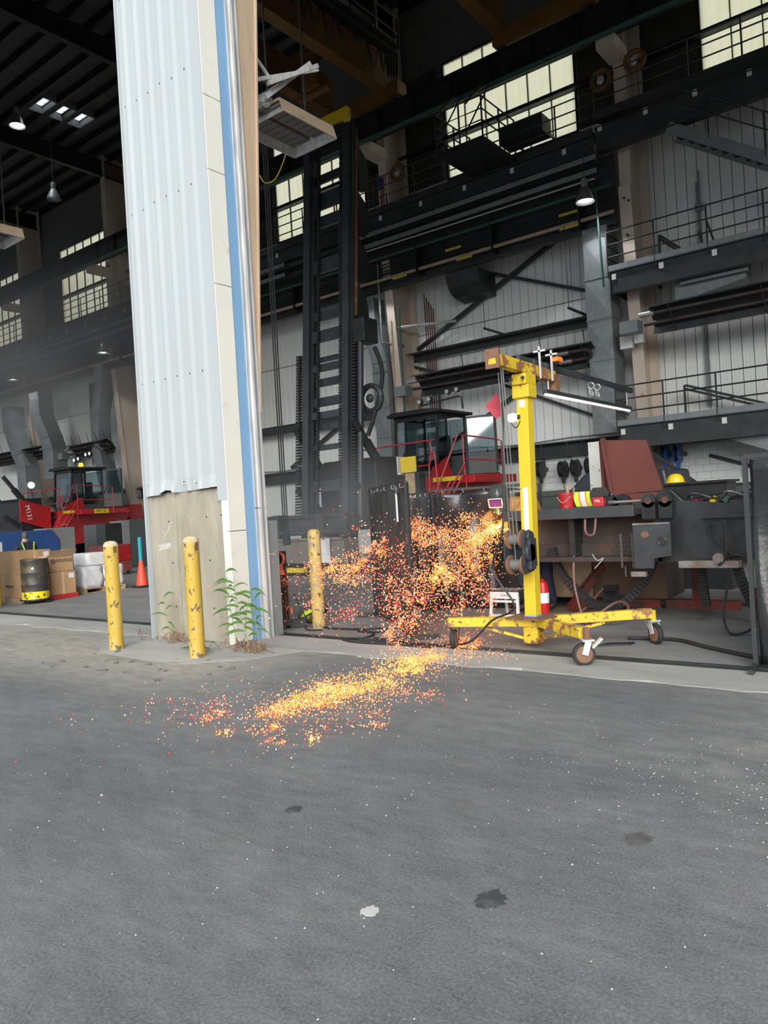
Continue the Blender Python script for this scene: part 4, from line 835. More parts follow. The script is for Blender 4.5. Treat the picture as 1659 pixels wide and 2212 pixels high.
    # roof light rack
    MB().tube([(-13.1, 18.9, 4.4), (-13.1, 18.9, 4.66), (-11.72, 18.9, 4.78), (-11.6, 18.9, 4.74), (-11.58, 18.9, 4.4)], .025, 6).tube([(-12.35, 18.9, 4.4), (-12.35, 18.9, 4.9)], .02, 5).tube([(-12.6, 18.9, 4.92), (-12.1, 18.9, 4.92)], .02, 5).build('lamp_rack', 'ink', T)
    for x, z in ((-12.7, 4.82), (-12.05, 4.95), (-11.72, 4.97), (-13.05, 4.78)):
        wl = MB().cyl((x, 18.95, z), (x, 18.82, z), .075, n=12).build('work_lamp', 'ink', T)
        MB().cyl((x, 18.825, z), (x, 18.81, z), .062, n=12).build('lens', ('lampglow' if not full else 'silver'), wl)
    # red handrails
    R_ = lambda pts, r=.022: MB().tube(pts, r, 6).build('handrail', 'railred', T)
    R_(smooth_path([(-13.75, 16.7, 2.1), (-13.75, 16.7, 3.25), (-13.65, 16.75, 3.32), (-11.75, 17.2, 3.42), (-11.65, 17.2, 3.35), (-11.62, 17.2, 3.1)], 2)); R_([(-13.75, 16.7, 2.75), (-13.2, 16.8, 2.8)])
    R_([(-11.62, 17.2, 3.1), (-11.72, 17.2, 2.7), (-11.75, 17.2, 2.0)]); R_([(-11.55, 17.25, 3.1), (-11.5, 17.25, 2.2)]); R_([(-12.2, 17.2, 2.75), (-11.72, 17.2, 2.75), (-11.55, 17.25, 3.1)])
    R_([(-11.55, 16.9, 1.6), (-10.95, 17.5, 3.5), (-10.85, 17.6, 3.5), (-10.85, 17.6, 2.3)]); R_([(-11.2, 16.9, 1.6), (-10.75, 17.5, 2.75), (-10.75, 17.5, 2.0)]); R_([(-10.85, 17.6, 3.5), (-10.55, 18.9, 3.4), (-10.5, 19.1, 3.36), (-10.5, 19.1, 2.2)]); R_([(-10.85, 17.6, 2.85), (-10.5, 19.1, 2.8)])
    R_([(-10.85, 17.5, 2.4), (-11.3, 16.9, 1.2)], .03); R_([(-11.15, 17.5, 2.4), (-11.7, 16.9, 1.2)], .03)
    for i in range(3): MB().beam((-11.3-.17*i, 17.35-.17*i, 2.1-.3*i), (-11.02-.17*i, 17.35-.17*i, 2.1-.3*i), .12, .03).build('ladder_step', 'yellow' if i else 'red', T)
    return T
h1 = handler('container handler with tall black mast, red deck and open cab door')
tag(MB().box(-11.62, -11.14, 15.75, 15.78, 2.52, 2.92).build('yellow_board', 'yellow'), 'yellow painted board hung on the post in front of the handler cab', 'board')
t = thing('post_housing', 'dark post with a lamp housing carrying the yellow board', 'post', (-11.4, 15.95, 0))
MB().box(-11.55, -11.1, 15.8, 16.1, 0, 2.5).build('post', 'darker', t, bevel=.02); MB().box(-11.7, -11.66, 15.7, 16.0, 2.52, 2.95).box(-11.7, -11.6, 15.7, 16.0, 2.48, 2.53).build('lamp_housing', 'silver', t); MB().box(-11.5, -11.22, 15.76, 15.8, 1.4, 2.5).build('wood_plank', 'wood', t)
h2 = handler('red container handler with lit work lamps at far left beyond the white pier', full=False)
DX, DY = -19.95, .35
h2.location = h2.location+Vector((DX, DY, 0)); ORG[h2] = h2.location.copy()
def hp(x, y, z): return (x+DX, y+DY, z)
MB().cyl(hp(-12.1, 18.6, 4.42), hp(-12.1, 18.6, 4.56), .11, .08, n=12).build('beacon', 'amber', h2, smooth=True)
yp = MB().box(-10.495+DX, -10.485+DX, 18.15+DY, 18.85+DY, 2.21, 2.41).build('number_plate', 'yellow', h2)
text('MT 31', .19, 'ink', h2, face_matrix((-10.482+DX, 18.5+DY, 2.31), (0, 1, 0), (0, 0, 1)), .002)
text('M131', .3, 'paper', h2, face_matrix((-12.415+DX, 16.2+DY, 2.4), (0, .15, -1), (0, 1, .15)), .002)
# ================================================================== welding bay
# ---- mobile hoist
T = thing('mobile_hoist', 'tall yellow mobile hoist on a wheeled three legged base with worn paint', 'hoist', (-3.87, 7.52, 0))
tx = -.02
def pole(m, z0, z1, hw, hd): # slightly leaning post
    a = lambda z: -3.87+.055*(z-.3)/2.5*1.0
    return m.hexa([(a(z0)-hw, 7.52-hd, z0), (a(z0)+hw, 7.52-hd, z0), (a(z0)+hw, 7.52+hd, z0), (a(z0)-hw, 7.52+hd, z0), (a(z1)-hw, 7.52-hd, z1), (a(z1)+hw, 7.52-hd, z1), (a(z1)+hw, 7.52+hd, z1), (a(z1)-hw, 7.52+hd, z1)])
pole(MB(), .30, 2.82, .068, .068).build('post', 'yellow', T, bevel=.008)
pole(MB(), .30, .36, .07, .07).build('blue_mark', 'blue', T)
pole(MB(), .05, .29, .085, .085).build('socket', 'yellow_rust', T, bevel=.01)
pole(MB(), 2.72, 2.86, .1, .1).build('collar', 'yellow', T, bevel=.01); pole(MB(), 2.86, 2.98, .085, .13).build('head', 'yellow', T, bevel=.015)
for dx in (-.07, .07): MB().cyl((-3.81+dx, 7.36, 2.92), (-3.81+dx, 7.34, 2.92), .02, n=8).build('bolt', 'dark', T)
pole(MB(), 1.25, 1.75, .03, .0695).build('label_strip', 'paper', T)
pole(MB(), 2.62, 2.7, .035, .0695).build('label', 'paper', T)
# boom along Y
MB().beam((-3.80, 6.82, 3.07), (-3.80, 8.22, 3.02), .1, .125).build('boom', 'yellow_rust', T, bevel=.01)
MB().beam((-3.80, 6.82, 3.07), (-3.80, 6.84, 3.07), .16, .2).build('boom_end', 'rusty', T); MB().beam((-3.8, 8.2, 2.95), (-3.8, 8.3, 2.95), .1, .2).build('boom_tip', 'rusty', T)
# arms of the base
def arm(a, b, mt): 
    MB().beam(a, b, .1, .1).build('base_arm', mt, T, bevel=.006)
hub = (-3.87, 7.52, .28)
MB().box(-4.1, -3.62, 7.3, 7.74, .33, .345).build('base_plate', 'rusty', T)
arm((-3.87, 7.48, .29), (-4.72, 7.12, .30), 'yellow_rust'); arm((-3.8, 7.5, .29), (-3.03, 6.9, .30), 'yellow_rust'); arm((-3.8, 7.56, .29), (-2.77, 8.1, .33), 'yellow_rust')
for e in ((-4.4, 7.26), (-3.3, 7.1), (-3.2, 7.86)): MB().beam((-3.87+.05*(e[0]+3.87), 7.52+.05*(e[1]-7.52), .08), (e[0], e[1], .25), .025, .03).build('strut', 'yellow_rust', T)
def caster(x, y, mt, ang, old=False):
    w = MB().lathe([(.03, -.03), (.075, -.03), (.085, -.025), (.105, -.025), (.11, -.015), (.11, .015), (.105, .025), (.085, .025), (.075, .03), (.03, .03)], (x, y, .11), 20, Matrix.Rotation(ang, 3, 'Z') @ Matrix.Rotation(PI/2, 3, 'Y')).build('caster_wheel', 'rubber', T, smooth=True)
    MB().lathe([(.015, -.034), (.08, -.032), (.08, .032), (.015, .034)], (x, y, .11), 16, Matrix.Rotation(ang, 3, 'Z') @ Matrix.Rotation(PI/2, 3, 'Y')).build('wheel_hub', 'rusty', w)
    R_ = Matrix.Rotation(ang, 3, 'Z'); f = MB()
    for s in (-1, 1):
        a = Vector((x, y, .11))+R_ @ Vector((s*.045, 0, 0)); b = Vector((x, y, .24))+R_ @ Vector((s*.045, .04, 0)); f.beam(a, b, .012, .06, up=R_ @ Vector((0, 1, 0)))
    c = Vector((x, y, .245))+R_ @ Vector((0, .04, 0)); f.cbox(c, (.12, .11, .015), R_)
    f.build('caster_fork', 'rusty' if old else 'silver', w)
    if not old: MB().cbox(Vector((x, y, .21))+R_ @ Vector((.0, .13, 0)), (.06, .13, .02), R_ @ Matrix.Rotation(.7, 3, 'X')).build('brake_pedal', 'silver', w)
    MB().cyl((c.x, c.y, .25), (c.x, c.y, .36), .035, n=10).build('caster_stem', mt, w)
caster(-3.01, 6.84, 'rusty', -.9); caster(-2.74, 8.1, 'yellow_rust', .9); caster(-4.66, 7.13, 'rusty', .3, True)
# winch
w = MB()
for x in (-3.97, -3.75): w.prism([(7.15, .93), (7.2, .84), (7.36, .86), (7.38, 1.22), (7.3, 1.3), (7.2, 1.28), (7.15, 1.15)], 'x', x-.012, x+.012)
w.box(-3.97, -3.75, 7.34, 7.46, .9, 1.2).build('winch_frame', 'mast', T)
for z in (1.2, .93):
    for x in (-3.95, -3.79): MB().cyl((x-.01, 7.24, z), (x+.01, 7.24, z), .105, n=20).build('winch_flange', 'rusty', T)
    MB().cyl((-3.95, 7.24, z), (-3.79, 7.24, z), .06, n=16).build('cable_drum', 'greycable', T, smooth=True)
MB().cyl((-3.74, 7.24, 1.06), (-3.69, 7.24, 1.06), .1, n=18).cyl((-3.74, 7.26, 1.22), (-3.7, 7.26, 1.22), .07, n=14).box(-3.74, -3.69, 7.2, 7.32, .88, 1.2).build('gear_cover', 'mast', T, bevel=.01)
for x, z0, z1 in ((-3.87, .95, 3.0), (-3.83, 1.2, 3.0), (-3.92, 1.2, 2.95)): MB().tube([(x, 7.2, z0), (x*.6-3.71*.4, 7.0, z1)], .006, 4).build('wire_rope', 'greycable', T)
MB().tube(smooth_path([(-3.84, 7.1, 3.05), (-3.89, 7.1, 2.0), (-3.94, 7.08, 1.3), (-4.1, 7.1, .9), (-3.89, 7.15, .5), (-4.2, 7.2, .33), (-4.4, 7.1, .12), (-4.75, 7.25, .02), (-5.3, 7.2, .015), (-6.0, 7.35, .015)], 5), .012, 5).build('power_cable', 'cable', T)
# grey channel clamped on the boom with hanging light
L = thing('clamped_channel', 'grey steel channel clamped on top of the yellow hoist boom', 'channel', (-3.8, 9.0, 3.1))
MB().beam((-3.78, 7.35, 3.13), (-3.78, 10.75, 3.08), .05, .065).build('channel', 'mast', L)
for y in (7.75, 8.05): MB().beam((-3.72, y, 2.95), (-3.72, y, 3.3), .02, .02).beam((-3.79, y, 3.25), (-3.65, y, 3.25), .02, .02).build('clamp', 'silver', L)
MB().cbox((-3.7, 8.15, 3.2), (.08, .14, .05)).build('orange_grip', 'hiorange', L)
for y in (9.3, 9.5): MB().torus((-3.78, y, 2.93), .045, .009, (1, 0, .3), 12, 5).torus((-3.78, y, 3.02), .04, .007, (0, 1, .3), 12, 5).build('carabiner', 'silver', L)
LT = thing('tube_light', 'long lit tube light hanging under the grey channel', 'light', (-3.75, 9.4, 2.8))
MB().beam((-3.78, 7.95, 2.83), (-3.78, 10.65, 2.82), .06, .045).build('light_body', 'mast', LT); MB().beam((-3.78, 7.97, 2.797), (-3.78, 10.63, 2.787), .03, .02).build('light_tube', 'ledglow', LT)
for y in (8.05, 10.55): MB().tube([(-3.78, y, 2.86), (-3.78, y, 3.05)], .008, 4).build('hook', 'silver', LT)
B = thing('clamp_lamp', 'small lit work bulb on the left side of the yellow hoist post', 'lamp', (-3.93, 7.46, 2.5))
MB().ell((-3.94, 7.45, 2.52), (.07, .05, .05), 12, 8).build('bulb', 'ledglow', B, smooth=True); MB().cyl((-3.89, 7.46, 2.52), (-3.85, 7.47, 2.52), .03, n=10).build('socket', 'ink', B); MB().tube(sag((-3.97, 7.45, 2.5), (-3.85, 7.45, 2.48), .08), .006, 4).build('lead', 'cable', B)
tag(MB().raw([(-3.97, 7.2, 2.78), (-4.1, 7.15, 2.64), (-4.0, 7.2, 2.5), (-3.92, 7.22, 2.55), (-4.0, 7.22, 2.6)], [(0, 1, 4), (1, 2, 4), (2, 3, 4), (3, 0, 4)]).build('warning_flag', 'flagred', solid=.004), 'small red triangular flag hanging beside the yellow hoist post', 'flag')
# ---- workpiece: a mast section laid on stands
Wk = thing('boom_workpiece', 'long grey steel mast section lying across red stands', 'workpiece', (-3.5, 9.6, .5))
MB().box(-5.05, -3.26, 9.1, 9.2, 1.34, 1.48).build('side_channel', 'work', Wk, bevel=.008)
MB().box(-5.0, -3.2, 9.2, 9.95, 1.36, 1.42).build('top_plate', 'work_black', Wk)
MB().box(-5.0, -3.2, 9.95, 10.05, 1.3, 1.48).build('side_channel', 'work', Wk)
MB().box(-5.0, -3.0, 9.5, 9.8, .82, 1.0).box(-5.0, -3.0, 9.55, 9.6, .98, 1.34).box(-5.0, -3.0, 9.25, 9.9, .78, .84).build('lower_beam', M('rusty underside', (.05, .04, .036), .7, .1, scale=3, c2=(.1, .055, .035), lo=.5, hi=.7), Wk)
MB().box(-5.0, -4.85, 9.15, 9.35, .85, 1.34).build('rib_plate', 'work_black', Wk); MB().box(-4.2, -4.12, 9.3, 9.6, .85, 1.34).build('rib_plate', 'work_black', Wk)
# end block with plates and pin bosses
MB().prism([(-3.24, .72), (-3.02, .72), (-3.0, .84), (-2.8, .87), (-2.8, 1.24), (-3.24, 1.26)], 'y', 8.98, 9.02).build('front_plate', 'work', Wk)
MB().torus((-2.9, 8.975, 1.04), .045, .01, (0, 1, 0), 16, 6).build('plate_hole_ring', 'work_black', Wk); MB().cyl((-2.9, 8.978, 1.04), (-2.9, 8.97, 1.04), .042, n=16).build('plate_hole', 'ink', Wk)
MB().ell((-3.1, 8.978, 1.12), (.05, .004, .04), 10, 6).build('rust_patch', 'rusty', Wk)
MB().box(-3.24, -2.8, 8.97, 9.0, 1.24, 1.26).build('bright_edge', 'bare', Wk); MB().box(-3.3, -3.12, 9.0, 9.06, .62, .68).build('weld_tab', 'bare', Wk)
MB().prism([(-3.1, 1.42), (-3.0, 1.62), (-2.85, 1.64), (-2.72, 1.5), (-2.3, 1.45), (-1.5, 1.4), (-1.5, .95), (-2.2, .82), (-3.05, .75)], 'y', 9.25, 9.38).build('end_block', 'work_black', Wk, bevel=.01)
MB().box(-3.1, -1.5, 9.38, 10.4, .85, 1.38).build('end_block_core', 'work_black', Wk)
for x, y in ((-3.08, 9.1), (-2.9, 9.16)):
    MB().cyl((x, y, 1.52), (x, y+.05, 1.52), .085, n=20).box(x-.08, x+.08, y, y+.05, 1.3, 1.5).build('pin_lug', 'work_black', Wk, smooth=False)
    MB().cyl((x, y-.004, 1.52), (x, y+.02, 1.52), .04, n=16).build('bushing', 'chain', Wk)
for x in (-3.6, -3.75): MB().cyl((x, 9.6, 1.5), (x, 9.7, 1.5), .12, n=18).build('pin_lug', 'work_black', Wk)
MB().cyl((-2.3, 9.2, .83), (-2.3, 9.0, .83), .06, n=12).box(-2.75, -2.1, 9.05, 9.2, .72, .8).build('cross_pin', 'bare', Wk, smooth=False)
MB().prism([(9.2, 1.45), (9.2, 1.62), (9.5, 1.7), (9.9, 1.66), (9.9, 1.4)], 'x', -1.9, -1.72).build('rear_lug', 'work_black', Wk)
MB().box(-2.5, -1.62, 9.18, 9.24, 1.28, 1.32).cyl((-1.75, 9.1, 1.25), (-1.75, 9.2, 1.25), .05, n=10).build('hose_bracket', 'work_black', Wk)
# stands
def stand(x, y, label):
    t = thing('steel_stand', label, 'stand', (x, y, 0))
    MB().beam((x-.5, y, .06), (x+1.7, y, .06), .12, .12).build('base_rail', 'standred', t)
    for dx in (0, 1.15): MB().beam((x+dx, y+.02, .1), (x+dx, y+.02, .84), .1, .1).build('upright', 'standred', t)
    MB().beam((x-.42, y-.6, .05), (x-.02, y, .75), .1, .1).beam((x-.42, y-.62, .06), (x-.02, y, .06), .1, .1).build('brace', 'standred', t); MB().beam((x+.45, y, .1), (x+.05, y, .8), .08, .08).build('brace', 'standred', t)
    MB().box(x-.2, x+1.5, y-.08, y+.12, .76, .84).build('top_rail', 'standred', t)
stand(-4.2, 10.75, 'worn red steel stand under the middle of the mast section'); stand(-2.0, 11.6, 'worn red steel stand at the right behind the black screen')
# drooping hose carriers
def carrier(label, pts, wdt):
    t = tag(MB().build('x', 'rubber'), label, 'hose carrier') if False else None
    P = smooth_path(pts, 10); m = MB()
    for i in range(len(P)-1):
        a = P[i]; b = P[i+1]; m.beam(a+(b-a)*.08, b-(b-a)*.08, wdt, .07 if i % 2 else .085, up=(0, 1, .2))
    return tag(m.build('hose_carrier', 'rubber'), label, 'hose carrier')
carrier('black ribbed hose carrier drooping under the left of the mast section', [(-4.52, 9.45, .95), (-4.42, 9.5, .6), (-4.1, 9.6, .22), (-3.75, 9.7, .17), (-3.4, 9.8, .5), (-3.25, 9.85, .9)], .1)
carrier('black ribbed hose carrier hanging straight below the end block', [(-2.62, 9.5, .78), (-2.62, 9.52, .5), (-2.6, 9.55, .2)], .09)
carrier('black ribbed hose carrier looping near the right welding screen', [(-2.2, 9.3, .85), (-2.12, 9.3, .5), (-1.95, 9.35, .15), (-1.75, 9.4, .12), (-1.62, 9.45, .45), (-1.55, 9.5, .9)], .1)
# things on the workpiece
def on(z=1.48): return z
b = thing('paint_bucket', 'red plastic bucket of hammers standing on the mast section', 'bucket', (-4.2, 9.3, 1.48))
MB().lathe([(.095, 0), (.115, .17), (.122, .17), (.122, .2), (.112, .2), (.09, .02)], (-4.2, 9.3, 1.48), 20).build('pail', 'bucket', b, smooth=True)
MB().tube(smooth_path([(-4.3, 9.22, 1.63), (-4.2, 9.17, 1.55), (-4.1, 9.2, 1.63)], 5), .004, 4).build('bail', 'silver', b)
MB().cyl((-4.2, 9.3, 1.55), (-4.17, 9.3, 1.78), .022, n=8).cyl((-4.15, 9.33, 1.55), (-4.1, 9.33, 1.74), .012, n=6).build('hammer_handles', 'wood', b)
v = thing('safety_vest', 'yellow and orange reflective vest draped beside the red bucket', 'vest', (-3.98, 9.3, 1.48))
for i, mt in enumerate(('hiviz', 'hiorange', 'reflect', 'hiorange', 'hiviz')):
    ws_ = [0, .06, .085, .15, .175, .22]; a, c = ws_[i], ws_[i+1]
    MB().grid(lambda u, w_, a=a, c=c: (-4.09+a+(c-a)*u+.03*w_*w_, 9.28-.02*math.sin(w_*3), 1.68-.19*w_), 3, 6).build('cloth_band', mt, v, solid=.004)
t = thing('red_tool', 'red power tool battery lamp with black handle on the mast section', 'tool', (-3.72, 9.2, 1.48))
MB().box(-3.8, -3.66, 9.17, 9.27, 1.48, 1.6).build('tool_body', 'toolred', t, bevel=.01); MB().prism([(-3.82, 1.6), (-3.6, 1.6), (-3.58, 1.64), (-3.63, 1.72), (-3.79, 1.72), (-3.84, 1.64)], 'y', 9.17, 9.27).build('tool_head', 'ink', t, bevel=.01); text('MIL', .05, 'paper', t, face_matrix((-3.73, 9.165, 1.55), (1, 0, 0), (0, 0, 1)), .001)
tag(MB().cyl((-3.62, 9.3, 1.52), (-3.1, 9.35, 1.52), .02, n=8).cyl((-3.64, 9.3, 1.52), (-3.56, 9.3, 1.52), .028, n=8).build('hydraulic_rod', 'bare'), 'bright steel rod lying behind the red power tool', 'rod')
# open red oxide box
ox = thing('steel_toolbox', 'red oxide steel box with its lid propped open behind the mast section', 'box', (-3.8, 10.6, 1.3))
MB().box(-4.5, -3.35, 10.3, 10.9, 1.05, 1.62).build('box_body', 'oxide', ox, bevel=.01)
MB().hexa([(-4.02, 10.45, 1.62), (-3.32, 10.45, 1.64), (-3.32, 10.5, 1.64), (-4.02, 10.5, 1.62), (-4.12, 10.42, 2.40), (-3.5, 10.42, 2.34), (-3.5, 10.47, 2.34), (-4.12, 10.47, 2.40)]).build('lid_panel', 'oxide', ox)
MB().hexa([(-4.24, 10.75, 1.66), (-4.0, 10.47, 1.64), (-3.97, 10.5, 1.64), (-4.21, 10.78, 1.66), (-4.26, 10.75, 2.40), (-4.10, 10.45, 2.40), (-4.07, 10.48, 2.40), (-4.23, 10.78, 2.40)]).build('lid_side', 'oxide', ox)
MB().beam((-4.26, 10.75, 1.65), (-4.27, 10.75, 2.41), .05, .05).beam((-4.03, 10.44, 1.64), (-4.12, 10.42, 2.41), .05, .04).beam((-4.27, 10.75, 2.4), (-4.11, 10.43, 2.4), .06, .05).build('lid_frame', 'oxide', ox)
tag(MB().box(-4.95, -4.6, 11.9, 12.05, 0, 2.5).build('splattered_panel', M('splattered white panel', (.6, .6, .55), .6, scale=3, c3=(.12, .12, .11), scale3=12, lo3=.6, hi3=.64)), 'off white panel splattered with dark paint left of the red box lid', 'panel')
# hoses and tangled leads on top right
hb = random.Random(4)
for k, mt in enumerate(('cable', 'greycable', 'cable', 'cable')):
    pts = [(-2.8+.2*k, 9.4, 1.44)]
    for i in range(7): pts.append((-2.7+i*.16+hb.uniform(-.1, .1), 9.35+hb.uniform(-.1, .15), 1.46+hb.uniform(0, .13)))
    tag(MB().tube(smooth_path(pts, 4), .011, 5).build('tangled_hose', mt), ['black hose looped', 'grey lead coiled', 'black lead tangled', 'second black lead tangled'][k]+' on top of the end block at right', 'hose')
for k, (x, mt, n) in enumerate(((-2.62, 'toolred', 'red'), (-2.42, 'yellow', 'yellow'), (-2.28, 'green', 'green'))):
    tag(MB().cyl((x, 9.35, 1.46), (x+.05, 9.35, 1.52), .04, .03, n=10).build('valve_cap', mt), n+' valve cap on the end block at right', 'cap')
for k, pts in enumerate(([(-2.25, 9.15, 1.25), (-2.22, 9.05, .9), (-2.3, 9.0, .75)], [(-2.45, 9.2, 1.2), (-2.3, 9.1, .95), (-2.0, 9.1, .85), (-1.85, 9.15, 1.05)], [(-3.9, 9.15, 1.34), (-3.88, 9.1, 1.16), (-3.78, 9.1, 1.14), (-3.76, 9.15, 1.34)], [(-4.15, 9.3, .85), (-4.12, 9.2, .5), (-4.0, 9.1, .12), (-3.9, 9.0, .02)])):
    tag(MB().tube(smooth_path(pts, 6), .016, 6).build('loose_hose', 'cable' if k < 2 else 'redhose'), ['black hose hanging on the end block', 'black hose sagging right of the end plate', 'maroon hose loop hanging under the mast section', 'maroon hose dropping to the floor under the mast section'][k], 'hose')
tag(MB().tube(smooth_path([(-3.75, 8.95, .9), (-3.7, 8.97, .82), (-3.62, 8.97, .85), (-3.68, 8.97, .78), (-3.74, 8.97, .72)], 4), .006, 4).build('light_cord', 'silver'), 'thin white cord dangling under the mast section', 'cord')
for k, x in enumerate((-3.42, -3.28)):
    m = MB()
    for i in range(14): m.torus((x, 9.05, 1.12-.03*i), .014, .004, (1, 0, 0) if i % 2 else (0, 1, 0), 8, 4)
    tag(m.build('short_chain', 'greycable'), ['left', 'right'][k]+' short chain hanging beside the drilled end plate', 'chain')
# cabinet below
cb = thing('tan_cabinet', 'low tan metal cabinet on casters behind the yellow hoist post', 'cabinet', (-5.1, 11.0, 0))
MB().box(-5.75, -4.45, 10.55, 10.6, .14, .82).build('front_panel', 'brown', cb); MB().box(-5.75, -4.45, 10.6, 11.4, .14, .82).build('carcass', 'brown2', cb); MB().box(-5.78, -4.42, 10.5, 11.42, .82, .86).build('top', 'brown', cb); MB().box(-5.7, -4.75, 10.52, 10.56, .68, .78).build('drawer_pull', 'brown', cb)
MB().box(-4.44, -3.4, 10.6, 11.4, .14, .82).build('side_unit', 'brown2', cb); MB().beam((-3.95, 10.58, .45), (-3.95, 10.58, .6), .02, .02).build('handle', 'silver', cb)
for x in (-5.6, -4.6, -3.5): MB().cyl((x, 10.7, .07), (x+.05, 10.7, .07), .07, n=14).build('caster', 'rubber', cb)
tag(MB().ell((-3.9, 10.9, .9), (.28, .2, .05), 12, 6).build('metal_pan', 'bare'), 'shallow metal pan on top of the low cabinet', 'pan')
tag(MB().cyl((-4.0, 10.0, .2), (-3.8, 9.9, .2), .1, n=14).cyl((-3.85, 9.92, .2), (-3.75, 9.86, .2), .06, n=12).cyl((-4.05, 10.02, .33), (-3.85, 9.96, .36), .05, n=10).box(-4.1, -3.8, 9.9, 10.1, 0, .14).build('grease_pump', 'work_black'), 'black pump unit with fittings on the floor under the mast section', 'pump')
tag(MB().tube(smooth_path([(-4.05, 9.95, .35), (-4.2, 9.6, .1), (-4.35, 9.3, .02), (-4.1, 9.15, .02), (-3.6, 9.1, .05), (-3.45, 9.25, .2), (-3.65, 9.4, .25), (-3.95, 9.25, .05), (-4.2, 9.1, .02)], 6), .018, 6).build('floor_hose', 'redhose'), 'maroon hose looping on the floor right of the yellow post', 'hose')
tag(MB().tube(smooth_path([(-1.6, 7.6, .02), (-2.2, 8.0, .02), (-2.6, 8.3, .02), (-3.1, 8.25, .02)], 8), .022, 6).build('floor_cable', 'cable'), 'thick black cable across the floor behind the right caster', 'cable')
tag(MB().tube(smooth_path([(-2.2, 9.0, .6), (-2.25, 8.9, .2), (-2.15, 8.8, .02), (-1.95, 8.9, .1), (-1.9, 9.0, .4)], 6), .014, 6).build('floor_hose', 'cable'), 'black hose loop touching the floor by the right screen', 'hose')
tag(MB().prism([(-3.25, 7.75), (-2.98, 7.95), (-2.95, 8.05), (-3.2, 7.92)], 'z', .002, .02).build('scrap_plate', 'darker'), 'torn black scrap plate on the floor between the casters', 'scrap')
# step stool
s = thing('step_stool', 'small white step stool with black tread between the curtain and the yellow post', 'stool', (-5.0, 9.1, 0))
MB().box(-5.22, -4.8, 8.95, 9.22, .40, .43).build('tread', 'ink', s)
for i in range(5): MB().box(-5.2+.085*i, -5.19+.085*i, 8.95, 9.22, .43, .434).build('tread_strip', 'white', s)
MB().box(-5.22, -4.8, 8.93, 8.95, .32, .41).build('front_rail', 'white', s); text('YOUNG', .035, 'ink', s, face_matrix((-5.0, 8.928, .365), (1, 0, 0), (0, 0, 1)), .0006)
for x, y in ((-5.2, 8.95), (-4.82, 8.95), (-5.2, 9.3), (-4.82, 9.3)): MB().beam((x, y+(0 if y > 9 else 0), .40), (x+(-.02 if x < -5 else .02), y+(.1 if y > 9 else -.04), 0), .035, .03).build('leg', 'white', s)
MB().box(-5.2, -4.82, 8.93, 8.95, .08, .11).box(-5.2, -4.82, 8.93, 8.95, .27, .3).build('cross_bar', 'white', s)
# extinguisher
x_ = thing('fire_extinguisher', 'red fire extinguisher standing behind the yellow post', 'extinguisher', (-4.72, 9.5, 0))
MB().lathe([(.075, 0), (.08, .02), (.08, .42), (.06, .48), (.025, .5), (.025, .53)], (-4.72, 9.5, 0), 16).build('cylinder', 'extred', x_, smooth=True); MB().lathe([(.081, .2), (.081, .34)], (-4.72, 9.5, 0), 16).build('label_band', 'paper', x_); MB().cbox((-4.72, 9.48, .56), (.03, .12, .05)).build('valve', 'ink', x_); MB().tube(smooth_path([(-4.76, 9.45, .54), (-4.83, 9.43, .45), (-4.82, 9.43, .2)], 4), .01, 5).build('hose', 'ink', x_)
# dark green equipment box and clutter behind welder
tag(MB().box(-5.9, -5.2, 11.5, 12.0, .9, 1.75).box(-5.92, -5.18, 11.48, 12.02, 1.66, 1.72).build('equipment_case', M('olive case', (.06, .068, .06), .5)), 'dark olive equipment case behind the welder', 'case')
tag(MB().cyl((-6.05, 11.6, 1.62), (-6.05, 11.75, 1.62), .11, n=16).box(-6.3, -5.95, 11.6, 11.8, 1.3, 1.6).build('motor_unit', 'greydark'), 'dark grey motor unit between welder and olive case', 'motor')
tag(MB().box(-6.3, -5.0, 11.4, 12.2, 0, .9).build('work_table', 'greydark'), 'dark steel table under the olive case behind the welder', 'table')
# pickup truck behind
tk = thing('pickup_truck', 'dark pickup truck parked behind the red oxide box', 'truck', (-6.0, 16.5, 0))
MB().prism([(-8.6, .75), (-8.6, 1.3), (-8.3, 1.45), (-7.3, 1.6), (-6.75, 2.12), (-5.0, 2.12), (-4.9, 1.55), (-3.0, 1.5), (-3.0, .6), (-8.4, .6)], 'y', 15.9, 17.6).build('body', M('truck paint', (.03, .035, .042), .25), tk, bevel=.06)
MB().prism([(-7.15, 1.62), (-6.68, 2.02), (-6.1, 2.04), (-6.1, 1.62)], 'y', 15.87, 15.9).build('side_window', 'glass', tk); MB().prism([(-6.0, 1.62), (-6.0, 2.04), (-5.2, 2.04), (-5.1, 1.62)], 'y', 15.87, 15.9).build('side_window', 'glass', tk)
for x in (-7.8, -4.0): MB().cyl((x, 15.85, .38), (x, 16.1, .38), .38, n=20).cyl((x, 17.4, .38), (x, 17.65, .38), .38, n=20).build('tyre', 'rubber', tk)
